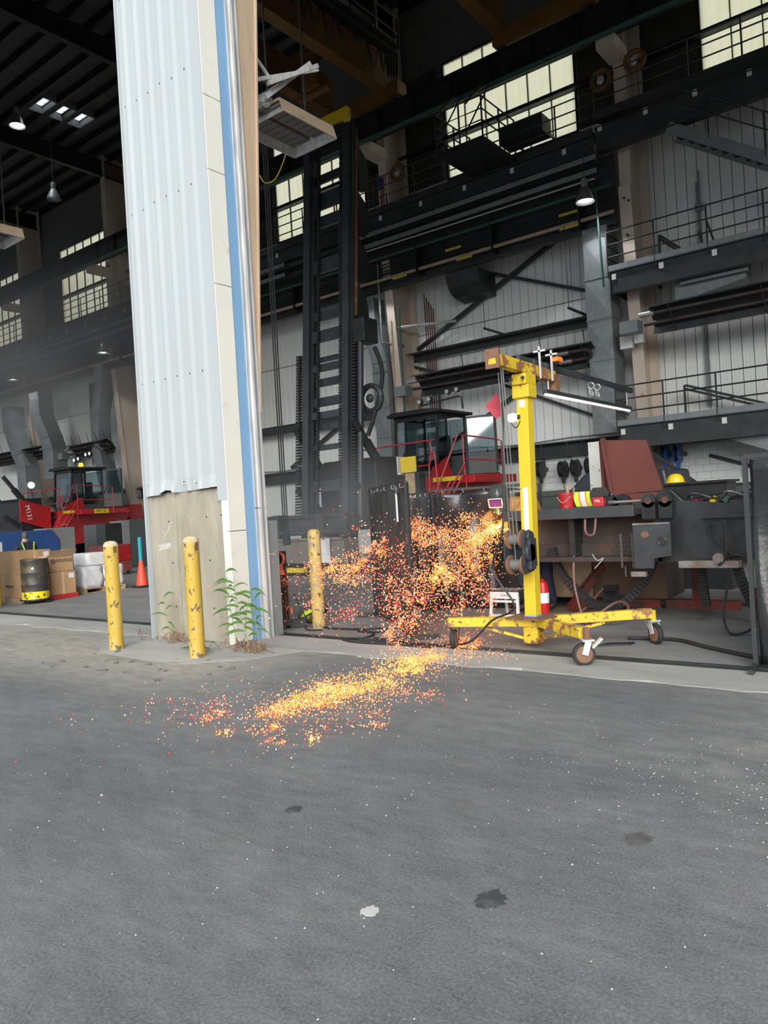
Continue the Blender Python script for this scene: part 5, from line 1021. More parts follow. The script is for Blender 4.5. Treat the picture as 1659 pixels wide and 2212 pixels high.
# hose reels on the block wall
for k, (x, mt, nm, yy, zz) in enumerate(((-10.25, 'work_black', 'leftmost black hose reel', 22.55, 2.55), (-9.83, 'work_black', 'middle black hose reel', 22.55, 2.56), (-9.36, 'work_black', 'rightmost black hose reel', 22.55, 2.58), (-11.0, 'work_black', 'black hose reel half hidden by the yellow post', 22.5, 2.6), (-6.98, 'bluereel', 'left blue hose reel', 22.3, 2.72), (-6.62, 'bluereel', 'right blue hose reel', 22.3, 2.7), (-12.85, 'oxide', 'brown hose reel right of the handler cab', 22.5, 2.35))):
    t = thing('hose_reel', nm+(' of the three on the block wall' if k < 3 else (' under the lower mezzanine' if k in (4, 5) else ' on the block wall')), 'hose reel', (x, yy, zz-.3), 'hose reels on the block wall')
    for dx in (-.07, .07): MB().cyl((x+dx-.012, yy, zz), (x+dx+.012, yy, zz), .27, n=20).build('reel_disc', mt, t, smooth=False)
    MB().cyl((x-.07, yy, zz), (x+.07, yy, zz), .2, n=16).build('hose_coil', 'rubber', t); MB().box(x-.1, x+.1, yy+.05, 22.86, zz-.06, zz+.06).build('wall_bracket', 'dark', t); MB().prism([(yy-.05, zz-.25), (yy+.08, zz-.25), (yy+.03, zz-.45), (yy-.03, zz-.45)], 'x', x-.05, x+.05).build('hose_guide', mt, t)
    MB().tube([(x, yy, zz-.45), (x+.02, yy, zz-.9)], .014, 5).build('hose_end', 'cable', t)
tag(MB().box(-10.02, -9.72, 22.82, 22.86, 1.78, 2.0).build('wall_sign', 'yellow'), 'small yellow caution sign on the block wall below the hose reels', 'sign')
for k, x in enumerate((-10.1, -9.6, -11.0)): tag(MB().tube([(x, 22.6, 3.4), (x, 22.6, 2.95), (x+.12, 22.6, 2.9), (x+.14, 22.55, 2.75)], .018, 5).build('reel_feed_pipe', 'darker'), ['left', 'middle', 'behind post'][k]+' thin black pipe feeding a hose reel', 'pipe')
bx = thing('tool_bench', 'dark storage bench with clutter against the wall under the mezzanine', 'bench', (-5.5, 21.0, 0))
MB().box(-6.6, -4.4, 20.5, 21.3, 0, 1.7).build('cabinet', 'greydark', bx, bevel=.02); MB().box(-6.65, -4.35, 20.45, 21.35, 1.7, 1.75).build('top', 'dark', bx)
tag(MB().box(-4.4, -3.1, 12.9, 13.5, .8, 1.72).box(-4.45, -3.05, 12.85, 13.55, 1.72, 1.76).box(-4.4, -3.1, 12.9, 13.5, 0, .8).build('machine_cabinet', 'darker'), 'black machine cabinet under the hard hat at right', 'cabinet')
hh = thing('hard_hat', 'yellow hard hat resting on the black machine cabinet', 'hard hat', (-3.95, 13.1, 1.76))
MB().lathe([(.14, 0), (.138, .05), (.12, .1), (.08, .14), (.02, .155)], (-3.95, 13.1, 1.76), 18).build('shell', 'hardhat', hh, smooth=True); MB().lathe([(.14, 0), (.175, .0), (.175, .012), (.14, .015)], (-3.95, 13.08, 1.76), 18).build('brim', 'hardhat', hh)
# ---- welding curtains
def curtain(a, b, h, label, mat, folds, amp, tagm=None):
    a = Vector((*a, 0)); b = Vector((*b, 0)); d = (b-a); n = Vector((d.y, -d.x, 0)).normalized(); L_ = d.length
    t = thing('welding_screen', label, 'welding screen', tuple((a+b)/2), 'welding screens')
    F = MB()
    for p in (a, b): F.beam(p+Vector((0, 0, .04)), p+Vector((0, 0, h)), .04, .04).beam(p+n*.3+Vector((0, 0, .03)), p-n*.3+Vector((0, 0, .03)), .04, .04)
    F.beam(a+Vector((0, 0, h)), b+Vector((0, 0, h)), .04, .04); F.build('frame', 'frame', t)
    def fn(u, v):
        p = a.lerp(b, .02+.96*u); k = amp*(1-.4*v)*math.sin(u*folds*2*PI+1.3*math.sin(v*3))+amp*.5*math.sin(u*folds*5+v*6)
        sw = .012*math.sin(u*23)*math.cos(v*5)
        q = p+n*(k+.0+sw); q.z = .05+(h-.08)*v-(.03*abs(math.sin(u*4*PI)) if v == 1 else 0); return q
    MB().grid(fn, 48, 20).build('curtain', mat, t, smooth=True, solid=.004)
    for i in range(5):
        p = a.lerp(b, .1+.2*i); MB().torus((p.x, p.y, h-.03), .03, .004, tuple(d.normalized()), 10, 4).build('ring_tie', 'silver', t)
    return t
c1 = curtain((-7.25, 9.0), (-5.43, 7.45), 1.92, 'dusty black welding screen left of the sparks with a white label', 'curtain_dusty', 5, .04)
MB().cbox((-5.72, 7.62, 1.62), (.012, .05, .36), Matrix.Rotation(.9, 3, 'Z')).build('label_strip', 'paper', c1)
MB().raw([(-5.78, 7.65, 1.92), (-5.6, 7.5, 1.86), (-5.66, 7.55, 1.78)], [(0, 1, 2)]).build('torn_corner', 'greybox', c1, solid=.003)
c2 = curtain((-7.3, 9.95), (-6.75, 9.85), 1.82, 'narrow black welding screen between the two wider screens', 'curtain_dusty', 2, .03)
c3 = curtain((-6.65, 9.8), (-5.05, 10.25), 1.85, 'glossy black welding screen behind the welder', 'curtain', 3, .05)
c4 = curtain((-1.59, 7.27), (.5, 7.4), 1.88, 'black welding screen standing at the right edge', 'curtain', 4, .035)
# ---- welder
def skin_body(name, verts, edges, rad, parent, mats, pick, root=0, sub=2):
    me = bpy.data.meshes.new(name); me.from_pydata(verts, edges, []); o = bpy.data.objects.new(name, me); C.objects.link(o)
    sk = o.modifiers.new('skin', 'SKIN'); sk.use_smooth_shade = True
    for i, r in enumerate(rad): me.skin_vertices[0].data[i].radius = (r, r) if not isinstance(r, tuple) else r
    me.skin_vertices[0].data[root].use_root = True
    sb = o.modifiers.new('sub', 'SUBSURF'); sb.levels = sub; sb.render_levels = sub
    m2 = bpy.data.meshes.new_from_object(o.evaluated_get(bpy.context.evaluated_depsgraph_get()))
    bpy.data.objects.remove(o); m2.name = name
    for mt in mats: m2.materials.append(MAT[mt])
    for p in m2.polygons: p.material_index = pick(p.center); p.use_smooth = True
    m2.transform(Matrix.Translation(-ORG[parent]))
    q = bpy.data.objects.new(name, m2); C.objects.link(q); q.parent = parent; return q
if not hasattr(bpy.types.Mesh, 'skin_vertices'): pass
def person(verts, edges, rad, parent, mats, pick, root=0):
    me = bpy.data.meshes.new('b'); bm = bmesh.new(); bm.verts.layers.skin.verify(); bm.free()
    me.from_pydata(verts, edges, [])
    o = bpy.data.objects.new('b', me); C.objects.link(o)
    bm = bmesh.new(); bm.from_mesh(me); ly = bm.verts.layers.skin.verify(); bm.verts.ensure_lookup_table()
    for i, v_ in enumerate(bm.verts):
        r = rad[i]; v_[ly].radius = (r, r) if not isinstance(r, tuple) else r; v_[ly].use_root = (i == root)
    bm.to_mesh(me); bm.free()
    o.modifiers.new('skin', 'SKIN').use_smooth_shade = True
    sb = o.modifiers.new('sub', 'SUBSURF'); sb.levels = 2; sb.render_levels = 2
    dg = bpy.context.evaluated_depsgraph_get(); dg.update()
    m2 = bpy.data.meshes.new_from_object(o.evaluated_get(dg)); bpy.data.objects.remove(o); m2.name = 'body'
    m2.materials.clear()
    for mt in mats: m2.materials.append(MAT[mt])
    for p in m2.polygons: p.material_index = pick(p.center); p.use_smooth = True
    m2.transform(Matrix.Translation(-ORG[parent])); m2.update()
    q = bpy.data.objects.new('body', m2); C.objects.link(q); q.parent = parent; return q
wd = thing('person', 'welder in tan leather jacket and black helmet bending over the cut', 'person', (-5.2, 9.8, 0))
wv_ = [(-4.98, 10.0, 1.02), (-4.98, 9.96, 1.25), (-5.02, 9.85, 1.48), (-5.14, 9.72, 1.56), (-5.26, 9.62, 1.62), (-5.33, 9.55, 1.68),
       (-5.1, 9.95, .94), (-5.22, 9.84, .52), (-5.16, 9.94, .1), (-5.3, 9.82, .05),
       (-4.86, 10.02, .94), (-4.84, 9.92, .52), (-4.82, 10.04, .1), (-4.93, 9.92, .05),
       (-5.42, 9.66, 1.46), (-5.56, 9.48, 1.33), (-5.42, 9.4, 1.27), (-5.37, 9.38, 1.26),
       (-4.98, 9.66, 1.55), (-5.0, 9.46, 1.44), (-5.22, 9.38, 1.31), (-5.29, 9.36, 1.28)]
we_ = [(0, 1), (1, 2), (2, 3), (3, 4), (4, 5), (0, 6), (6, 7), (7, 8), (8, 9), (0, 10), (10, 11), (11, 12), (12, 13), (3, 14), (14, 15), (15, 16), (16, 17), (3, 18), (18, 19), (19, 20), (20, 21)]
wr_ = [.15, .16, .2, .17, .08, .09, .1, .075, .06, .05, .1, .075, .06, .05, .13, .1, .065, .045, .1, .08, .06, .045]
body = person(wv_, we_, wr_, wd, ('leather', 'pants', 'boot'), lambda c: 2 if c.z < .16 else (1 if c.z < 1.0 else 0))
hR = Matrix.Rotation(math.radians(-35), 3, Vector((.6, .8, 0)).normalized())
HD = Vector((-5.31, 9.5, 1.71)); fw = Vector((.18, -.85, -.42)).normalized(); up_ = (Vector((0, 0, 1))-fw*fw.z).normalized(); rt_ = fw.cross(up_)
RM = Matrix((rt_, fw, up_)).transposed()
def hl(x, y, z): return HD+RM @ Vector((x, y, z))*1.2
def helm(u, v):
    th = (u-.5)*2*PI*.62; ph = v
    r = .128+.012*math.cos(th*2); zz = -.19+.34*ph
    k = 1 if ph < .6 else math.sqrt(max(0, 1-((ph-.6)/.4)**2))
    bulge = 1+.18*math.exp(-(th/.7)**2)*(1 if ph < .55 else .6)
    return hl(math.sin(th)*r*k, (math.cos(th)*r*bulge)*k+.0, zz)
MB().grid(helm, 28, 18).build('welding_helmet', 'helmet', wd, smooth=True, solid=.006)
MB().ell(hl(0, 0, .0), (.135, .13, .165), 16, 10).build('head_cap', 'helmet', wd, smooth=True)
MB().raw([hl(-.062, .182, -.055), hl(.062, .182, -.055), hl(.066, .176, .02), hl(-.066, .176, .02)], [(0, 1, 2, 3)]).build('visor_lens', 'visor', wd, solid=.006)
V = MB()
for a, b in (((-.078, .18, -.07), (.078, .18, -.07)), ((.078, .18, -.07), (.08, .172, .035)), ((.08, .172, .035), (-.08, .172, .035)), ((-.08, .172, .035), (-.078, .18, -.07))): V.beam(hl(*a), hl(*b), .018, .016)
V.build('visor_frame', 'silver', wd)
for th_ in (-.45, 0, .45): MB().tube([hl(math.sin(th_)*.15*k_, math.cos(th_)*.165*k_, zz_) for zz_, k_ in ((.03, 1.02), (.07, .96), (.11, .78), (.14, .5))], .007, 5).build('shell_ridge', 'helmet', wd)
MB().cyl(hl(.115, .0, .0), hl(.145, 0, 0), .035, n=12).build('pivot_knob', 'ink', wd)
for k, s_ in ((0, (-5.39, 9.39, 1.265)), (1, (-5.31, 9.36, 1.285))):
    c_ = Vector(s_); gl = MB().ell(c_, (.045, .05, .035), 10, 8)
    for i in range(4):
        a0 = c_+Vector((-.03+.02*i, -.03, .01)); gl.tube([a0, a0+Vector((.005, -.035, -.005)), a0+Vector((.012, -.045, -.03)), a0+Vector((.015, -.03, -.045))], [.012, .012, .011, .009], 6)
    a0 = c_+Vector((.035 if k == 0 else -.035, 0, .01)); gl.tube([a0, a0+Vector((.01, -.03, -.01)), a0+Vector((.0, -.045, -.025))], [.014, .013, .01], 6)
    gl.build('glove', 'leather', wd, smooth=True)
tc = thing('cutting_torch', 'cutting torch with glowing tip in the welder gloves', 'torch', (-5.33, 9.36, 1.25))
MB().tube(smooth_path([(-5.45, 9.6, 1.2), (-5.38, 9.42, 1.25), (-5.3, 9.33, 1.27), (-5.24, 9.28, 1.28)], 4), .012, 6).build('torch_body', 'bare', tc); MB().ell((-5.22, 9.26, 1.27), (.025, .025, .02), 10, 6).build('glowing_tip', ME('white hot cut', (1, .85, .6), 30), tc)
# ================================================================== left bay goods
def bollard(x, y, h, label, mat, capm, lean=0, r=.092):
    t = thing('bollard', label, 'bollard', (x, y, 0), 'yellow bollards')
    m = MB(); n = 20; lv = [-.05, .02, .2, .5, .8, 1.0, h-.06]
    rg_ = random.Random(int(x*100))
    m.lathe([(r*(1+.01*rg_.uniform(-1, 1)), z) for z in lv], (x, y, 0), n).build('post', mat, t, smooth=True)
    m = MB().lathe([(r*1.0, h-.06), (r*.98, h-.035), (r*.85, h-.012), (r*.55, h+.006), (.01, h+.012)], (x, y, 0), n).build('concrete_cap', capm, t, smooth=True)
    t.rotation_euler = (0, lean, 0)
    return t
capm = M('bollard cap', (.5, .39, .2), .8, scale=8, c2=(.6, .52, .36))
bollard(-8.92, 5.62, 1.40, 'clean yellow bollard left of the concrete pier base', 'bollard', capm)
bollard(-7.31, 5.66, 1.42, 'yellow bollard standing directly in front of the concrete pier base', 'bollard', capm)
bollard(-7.34, 7.8, 1.38, 'weathered dirty yellow bollard behind the sparks', 'bollard_old', 'bollard_old')
bollard(-16.95, 7.85, 1.4, 'yellow bollard cut off by the left edge', 'bollard', capm)

def carton(name, label, x0, x1, y0, y1, z0, z1, opened=False, logo=None, lab=True):
    t = thing(name, label, 'box', ((x0+x1)/2, (y0+y1)/2, z0), 'cardboard cartons')
    if opened:
        m = MB(); w_ = .012
        m.box(x0, x1, y0, y0+w_, z0, z1).box(x0, x1, y1-w_, y1, z0, z1).box(x0, x0+w_, y0, y1, z0, z1).box(x1-w_, x1, y0, y1, z0, z1).box(x0, x1, y0, y1, z0, z0+.01).build('carton', 'cardboard', t)
        MB().hexa([(x1, y0, z1-.02), (x1+.01, y0, z1-.02), (x1+.01, y1, z1-.02), (x1, y1, z1-.02), (x1+.16, y0-.02, z1+.13), (x1+.17, y0-.02, z1+.13), (x1+.17, y1, z1+.13), (x1+.16, y1, z1+.13)]).build('flap', 'cardin', t)
        MB().hexa([(x0, y0-.01, z1), (x1, y0-.01, z1), (x1, y0, z1), (x0, y0, z1), (x0, y0-.16, z1-.2), (x1, y0-.16, z1-.2), (x1, y0-.15, z1-.2), (x0, y0-.15, z1-.2)]).build('flap', 'cardin', t)
        MB().hexa([(x0, y1, z1), (x1, y1, z1), (x1, y1+.01, z1), (x0, y1+.01, z1), (x0, y1+.02, z1+.12), (x1, y1+.02, z1+.12), (x1, y1+.03, z1+.12), (x0, y1+.03, z1+.12)]).build('flap', 'cardin', t)
    else:
        MB().box(x0, x1, y0, y1, z0, z1).build('carton', 'cardboard', t, bevel=.008)
        ym = (y0+y1)/2
        MB().box(x1, x1+.002, ym-.03, ym+.03, z0, z1).box(x0, x1, ym-.03, ym+.03, z1, z1+.002).build('packing_tape', 'cardin', t)
    if lab: MB().box(x1+.001, x1+.004, y1-.17, y1-.04, z1-.16, z1-.05).build('shipping_label', 'paper', t)
    if logo:
        if logo == 'x':
            text('WINPAK', .12, 'ink', t, face_matrix((x1+.004, (y0+y1)/2+.06, (z0+z1)/2+.06), (0, 1, 0), (0, 0, 1)), .001)
            for k in range(3): MB().prism([(y0+.04+.035*k, (z0+z1)/2+.12), (y0+.06+.035*k, (z0+z1)/2+.12), (y0+.09+.035*k, (z0+z1)/2), (y0+.07+.035*k, (z0+z1)/2)], 'x', x1+.002, x1+.004).build('logo_bar', 'ink', t)
        else:
            text('WINPAK', .1, 'ink', t, face_matrix(((x0+x1)/2+.06, y0-.003, (z0+z1)/2-.02), (1, 0, 0), (0, 0, 1)), .001)
            for k in range(3): MB().prism([(x0+.05+.05*k, (z0+z1)/2+.1), (x0+.08+.05*k, (z0+z1)/2+.1), (x0+.12+.05*k, (z0+z1)/2-.08), (x0+.09+.05*k, (z0+z1)/2-.08)], 'y', y0-.004, y0-.001).build('logo_bar', 'ink', t)
    return t
pal0 = tag(MB().box(-18.45, -17.0, 8.4, 9.15, 0, .02).box(-18.45, -17.0, 8.4, 8.5, .02, .08).box(-18.45, -17.0, 9.05, 9.15, .02, .08).box(-18.45, -17.0, 8.4, 9.15, .08, .1).build('low_pallet', 'wood'), 'low wooden skid under the left stack of cartons', 'pallet')
carton('carton', 'closed cardboard carton at the bottom of the left stack', -18.3, -17.15, 8.48, 9.05, .1, .63, logo='y')
carton('carton', 'closed cardboard carton on top of the left stack', -18.3, -17.2, 8.5, 9.25, .63, 1.16)
carton('carton', 'closed cardboard carton under the open one by the drum', -17.4, -16.8, 9.0, 9.62, .1, .62)
carton('carton', 'open cardboard carton with flaps up and WINPAK printed on it', -17.4, -16.82, 8.98, 9.6, .62, 1.0, True, 'x', False)
tag(MB().box(-17.4, -16.78, 9.0, 9.66, 0, .1).build('red_tray', 'toolred', bevel=.01), 'low red tray under the right stack of cartons', 'tray')
tag(MB().lathe([(.05, 0), (.055, .02), (.05, .16), (.045, .16)], (-17.35, 9.75, 1.0), 12).build('paper_cup', 'paper'), 'small white cup standing behind the open carton', 'cup') if False else None
d = thing('steel_drum', 'scorched black steel drum with yellow paint around its foot', 'drum', (-16.85, 8.62, .1))
dx_, dy_ = -16.62, 8.55
d.location = (dx_, dy_, .1); ORG[d] = Vector((dx_, dy_, .1))
MB().lathe([(.285, .26), (.285, .40), (.295, .42), (.285, .44), (.285, .66), (.295, .68), (.285, .7), (.285, .94), (.295, .96), (.29, .98), (.27, .98), (.27, .5)], (dx_, dy_, 0), 28).build('barrel', 'drum', d, smooth=True)
MB().lathe([(.292, .10), (.286, .12), (.286, .262)], (dx_, dy_, 0), 28).build('yellow_band', 'drumyel', d, smooth=True)
MB().cyl((dx_+.24, dy_-.16, .78), (dx_+.25, dy_-.17, .78), .03, n=10).build('bung', 'silver', d)
dl = thing('drum_dolly', 'black wheeled dolly under the scorched drum', 'dolly', (dx_, dy_, 0))
MB().lathe([(.32, .07), (.335, .07), (.335, .1), (.0, .1), (.0, .085), (.32, .085)], (dx_, dy_, 0), 24).build('tray_ring', 'darker', dl)
for a in range(4): MB().cyl((dx_+.28*math.cos(a*PI/2+.4)-.015, dy_+.28*math.sin(a*PI/2+.4), .035), (dx_+.28*math.cos(a*PI/2+.4)+.015, dy_+.28*math.sin(a*PI/2+.4), .035), .035, n=12).build('caster', 'rubber', dl)
# white sacks on a pallet
p = thing('pallet', 'wooden pallet under the white sacks', 'pallet', (-17.7, 10.6, 0))
for y in (10.05, 10.57, 11.1): MB().box(-18.25, -17.12, y-.04, y+.04, .02, .1).build('stringer', 'wood', p)
for i in range(6): MB().box(-18.25+.2*i, -18.12+.2*i, 10.0, 11.15, .1, .12).build('deck_board', 'wood', p)
for i in range(3): MB().box(-18.25+.5*i, -18.12+.5*i, 10.0, 11.15, 0, .02).build('deck_board', 'wood', p)
def sack(x0, x1, y0, y1, z0, z1, label, seed):
    rg_ = random.Random(seed); cx, cy, cz = (x0+x1)/2, (y0+y1)/2, (z0+z1)/2
    bm = bmesh.new(); bmesh.ops.create_cube(bm, size=1); bmesh.ops.subdivide_edges(bm, edges=bm.edges, cuts=5, use_grid_fill=True)
    for v_ in bm.verts:
        c = v_.co; k = 1-.12*max(0, abs(c.x)*2-.6)*max(0, abs(c.z)*2-.5)-.12*max(0, abs(c.y)*2-.6)*max(0, abs(c.z)*2-.5)
        wv__ = .02*math.sin(c.x*14+seed)*math.cos(c.y*11+c.z*9+seed*2)
        v_.co = Vector((cx+c.x*(x1-x0)*k+wv__, cy+c.y*(y1-y0)*k+wv__, z0+(c.z+.5)*(z1-z0)*(1-.03*abs(c.x)-.03*abs(c.y))))
    me = bpy.data.meshes.new('sack'); bm.to_mesh(me); bm.free(); me.materials.append(MAT['bag'])
    me.transform(Matrix.Translation((-cx, -cy, -z0)))
    for p_ in me.polygons: p_.use_smooth = True
    o = bpy.data.objects.new('bulk_sack', me); C.objects.link(o); o.location = (cx, cy, z0); return tag(o, label, 'sack', 'white sacks on the pallet')
sack(-17.72, -17.14, 10.02, 10.55, .12, .66, 'white woven sack at the near corner of the pallet', 1); sack(-17.72, -17.14, 10.58, 11.12, .12, .66, 'white woven sack at the right end of the pallet with black print', 2); sack(-18.3, -17.75, 10.05, 11.1, .12, .64, 'white woven sack at the back of the pallet', 3); sack(-17.95, -17.25, 10.2, 10.95, .66, .98, 'crumpled white sack lying on top of the others', 4)
# cone with tube
cn = thing('traffic_cone', 'orange traffic cone on a black base with a teal tube on top', 'cone', (-16.85, 11.45, 0))
MB().box(-17.05, -16.65, 11.25, 11.65, 0, .06).build('cone_base', 'rubber', cn, bevel=.01); MB().lathe([(.15, .06), (.05, .68), (.04, .7)], (-16.85, 11.45, 0), 18).build('cone_body', 'cone', cn, smooth=True); MB().cyl((-16.85, 11.45, .6), (-16.85, 11.45, 1.28), .05, n=12).build('teal_tube', 'teal', cn, smooth=True)
# red chest, grey cabinets, blue machine
tc_ = thing('tool_chest', 'red tool chest with rows of drawers beside the sacks', 'tool chest', (-22.3, 14.2, 0))
MB().box(-22.8, -22.0, 13.6, 14.6, .12, 1.0).build('carcass', 'standred', tc_)
for i in range(5):
    dr = MB().box(-22.0, -21.97, 13.64, 14.56, .48+.1*i, .57+.1*i).build('drawer', 'red', tc_); MB().box(-21.97, -21.955, 13.7, 14.5, .54+.1*i, .555+.1*i).build('drawer_pull', 'toolred', dr)
for y in (13.7, 14.5): MB().cyl((-22.1, y, .06), (-22.05, y, .06), .06, n=10).build('caster', 'rubber', tc_)
for k, (y0, y1, mt, z, lab) in enumerate(((15.2, 15.6, 'greydark', 1.7, 'narrow dark grey cabinet at the left of the grey cabinets'), (15.6, 16.25, 'darker', 1.72, 'black cabinet between the grey cabinets'), (16.27, 16.6, 'greybox', 1.78, 'light grey upright cabinet beside the second handler'), (16.62, 17.4, 'greydark', 1.82, 'large dark grey cabinet nearest the white pier'))):
    t = thing('steel_cabinet', lab, 'cabinet', (-25.4, (y0+y1)/2, 0)); MB().box(-25.8, -25.0, y0, y1, 0, z).build('body', mt, t, bevel=.01); MB().box(-25.0, -24.985, y0+.03, y1-.03, .08, z-.05).build('door', mt, t)
bm1 = thing('blue_machine', 'long blue steel machine bed with a grey end at far left', 'machine', (-24.5, 12.2, 0))
MB().prism([(10.6, .7), (10.6, 1.62), (13.0, 1.62), (13.25, 1.3), (13.25, .7)], 'x', -24.8, -24.0).build('blue_body', 'navy', bm1, bevel=.02); MB().prism([(12.85, .3), (12.85, 1.66), (13.85, 1.66), (13.85, .3)], 'x', -24.9, -24.05).build('grey_end', 'greybox', bm1, bevel=.02); MB().box(-24.8, -24.0, 10.6, 13.3, 0, .7).build('plinth', 'oxide', bm1)
tag(MB().cyl((-35.9, 17.6, 2.4), (-35.7, 17.6, 2.4), .34, n=20).box(-36.2, -35.8, 17.5, 17.7, 0, 2.1).build('fan_unit', 'navy'), 'round blue fan on a post at far left', 'fan')
wc = thing('white_cabinet', 'white control cabinet with a blue panel at far left', 'cabinet', (-36.3, 17.6, 0)); MB().box(-37.0, -36.3, 17.0, 18.3, 0, 2.15).build('body', 'white', wc); MB().box(-36.3, -36.27, 17.3, 17.8, 1.0, 1.75).build('blue_door', 'navy', wc); MB().box(-36.3, -36.2, 18.0, 18.25, 1.5, 2.0).build('meter_box', 'greybox', wc)
sl2 = thing('wall_lamp', 'lit round work lamp beside the second handler boom', 'lamp', (-34, 17.6, 3.6)); MB().cyl((-33.5, 17.3, 3.7), (-33.35, 17.25, 3.66), .16, n=14).build('lamp_head', 'silver', sl2); MB().cyl((-33.35, 17.25, 3.66), (-33.33, 17.24, 3.655), .13, n=14).build('lens', 'lampglow', sl2); MB().tube([(-33.5, 17.3, 3.7), (-33.6, 17.4, 3.2), (-33.6, 17.4, .0)], .02, 5).build('stand', 'dark', sl2)
# seated worker seen from behind
w2 = thing('person', 'worker seen from behind in a dark jacket with yellow reflective braces', 'person', (-20.9, 10.5, .0))
wv2 = [(-20.9, 10.55, .55), (-20.92, 10.56, .8), (-20.95, 10.58, 1.08), (-20.97, 10.58, 1.24), (-20.98, 10.58, 1.34), (-20.98, 10.58, 1.46), (-20.95, 10.36, 1.2), (-21.05, 10.24, .95), (-21.3, 10.3, .85), (-20.95, 10.80, 1.2), (-21.05, 10.92, .95), (-21.3, 10.85, .85), (-21.1, 10.42, .52), (-21.4, 10.4, .5), (-21.4, 10.4, .08), (-21.1, 10.7, .52), (-21.4, 10.7, .5), (-21.4, 10.7, .08)]
we2 = [(0, 1), (1, 2), (2, 3), (3, 4), (4, 5), (3, 6), (6, 7), (7, 8), (3, 9), (9, 10), (10, 11), (0, 12), (12, 13), (13, 14), (0, 15), (15, 16), (16, 17)]
wr2 = [.16, .16, .19, .15, .06, .085, .08, .06, .045, .08, .06, .045, .09, .075, .05, .09, .075, .05]
person(wv2, we2, wr2, w2, ('pants', 'skin', 'hair'), lambda c: 0 if c.z < 1.32 else 1)
MB().ell((-20.97, 10.58, 1.49), (.095, .085, .115), 14, 10).build('hair', 'hair', w2, smooth=True)
MB().box(-20.79, -20.76, 10.37, 10.8, 1.04, 1.09).build('reflective_band', 'hiviz', w2)
for y0, y1 in ((10.45, 10.40), (10.7, 10.75)): MB().beam((-20.765, y0, 1.09), (-20.82, y1, 1.3), .04, .02, up=(0, 1, 0)).build('reflective_brace', 'hiviz', w2)
tag(MB().box(-21.2, -20.7, 10.3, 10.85, .38, .44).box(-21.15, -21.1, 10.35, 10.4, 0, .38).box(-20.8, -20.75, 10.35, 10.4, 0, .38).box(-21.15, -21.1, 10.75, 10.8, 0, .38).box(-20.8, -20.75, 10.75, 10.8, 0, .38).build('work_stool', 'darker'), 'dark stool the seated worker sits on behind the cartons', 'stool')
lc = thing('lit_panel', 'white framed small screen panel at the far left edge behind the cartons', 'panel', (-20.9, 9.75, .0)); MB().box(-21.0, -20.9, 9.45, 9.9, .9, 1.35).build('panel', 'paper', lc); MB().box(-21.0, -20.9, 9.6, 9.7, 0, .9).build('leg', 'darker', lc)

# ================================================================== by the pier: chain hoist, plants, stones
ho = thing('chain_hoist', 'orange hooked chain hoist with rusty chain hanging inside the door jamb', 'hoist', (-7.75, 7.75, .1))
hx, hy = -7.78, 7.55
hk = []
for i in range(15):
    a = -PI*.25+i*PI*1.35/14; hk.append((hx+.075*math.cos(a), hy, 1.0+.075*math.sin(a)))
MB().tube(hk[::-1]+[(hx+.07, hy, .93)], [.018]*8+[.022]*7+[.018], 8).build('top_hook', 'hook', ho, smooth=True)
MB().cyl((hx+.01, hy, .93), (hx+.01, hy, .82), .03, n=8).cyl((hx+.01, hy, .84), (hx+.01, hy, .77), .05, n=10).build('hook_block', 'hook', ho)
MB().cyl((hx+.02, hy-.04, .66), (hx+.02, hy+.05, .66), .085, n=16).build('chain_wheel', 'chain', ho)
cm = MB(); rg_ = random.Random(8)
for c in range(5):
    for i in range(18):
        z = .62-.03*i; cm.torus((hx-.06+.035*c+.012*math.sin(i*.7+c), hy-.05+.02*c, z), .016, .005, (1, .3, 0) if i % 2 else (0, 1, .2), 8, 4)
stuff(cm.build('load_chain', 'chain', ho))
MB().tube([(hx+.12+.05*math.cos(a), hy, .26+.06*math.sin(a)) for a in [PI*.9-i*PI*1.3/10 for i in range(11)]], .015, 6).build('bottom_hook', 'hook', ho, smooth=True)
MB().tube([(hx+.12, hy-.02, .9), (hx+.17, hy-.02, .5), (hx+.15, hy-.02, .15)], .008, 5).build('hand_chain', 'chain', ho)
MB().box(hx-.07, hx+.0, hy+.05, hy+.12, .0, 1.1).build('hanger_bar', 'darker', ho)
tag(MB().beam((-7.95, 7.45, .08), (-7.5, 7.75, .1), .08, .07).build('scrap_bar', 'darker'), 'dark scrap steel bar lying at the foot of the jamb', 'scrap')
fb = thing('rag_pile', 'olive canvas bag with a yellow flap on the floor beside the weathered bollard', 'bag', (-7.75, 8.15, 0))
MB().ell((-7.85, 8.15, .1), (.2, .16, .12), 14, 8).build('bag_body', M('olive bag', (.09, .085, .04), .8, bump=.5, bscale=10), fb, smooth=True); MB().ell((-7.78, 8.3, .19), (.15, .1, .09), 12, 8).build('dark_bundle', 'darker', fb, smooth=True)
MB().raw([(-7.85, 7.98, .1), (-7.62, 8.02, .2), (-7.58, 8.05, .25), (-7.8, 8.0, .18)], [(0, 1, 2, 3)]).build('yellow_flap', 'hiviz', fb, solid=.02)
cab_ = [(-7.5, 7.9, .02), (-7.1, 7.75, .02), (-6.6, 7.8, .02), (-6.35, 7.95, .02), (-6.1, 7.8, .02), (-6.4, 7.65, .02), (-6.7, 7.8, .02), (-6.2, 7.6, .02), (-6.1, 7.3, .02), (-6.35, 7.15, .02), (-6.0, 7.0, .02), (-5.3, 7.05, .02), (-4.9, 7.0, .02)]
tag(MB().tube(smooth_path(cab_, 6), .013, 6).build('welding_cable', 'cable'), 'black welding cable snaking over the floor past the weathered bollard', 'cable')
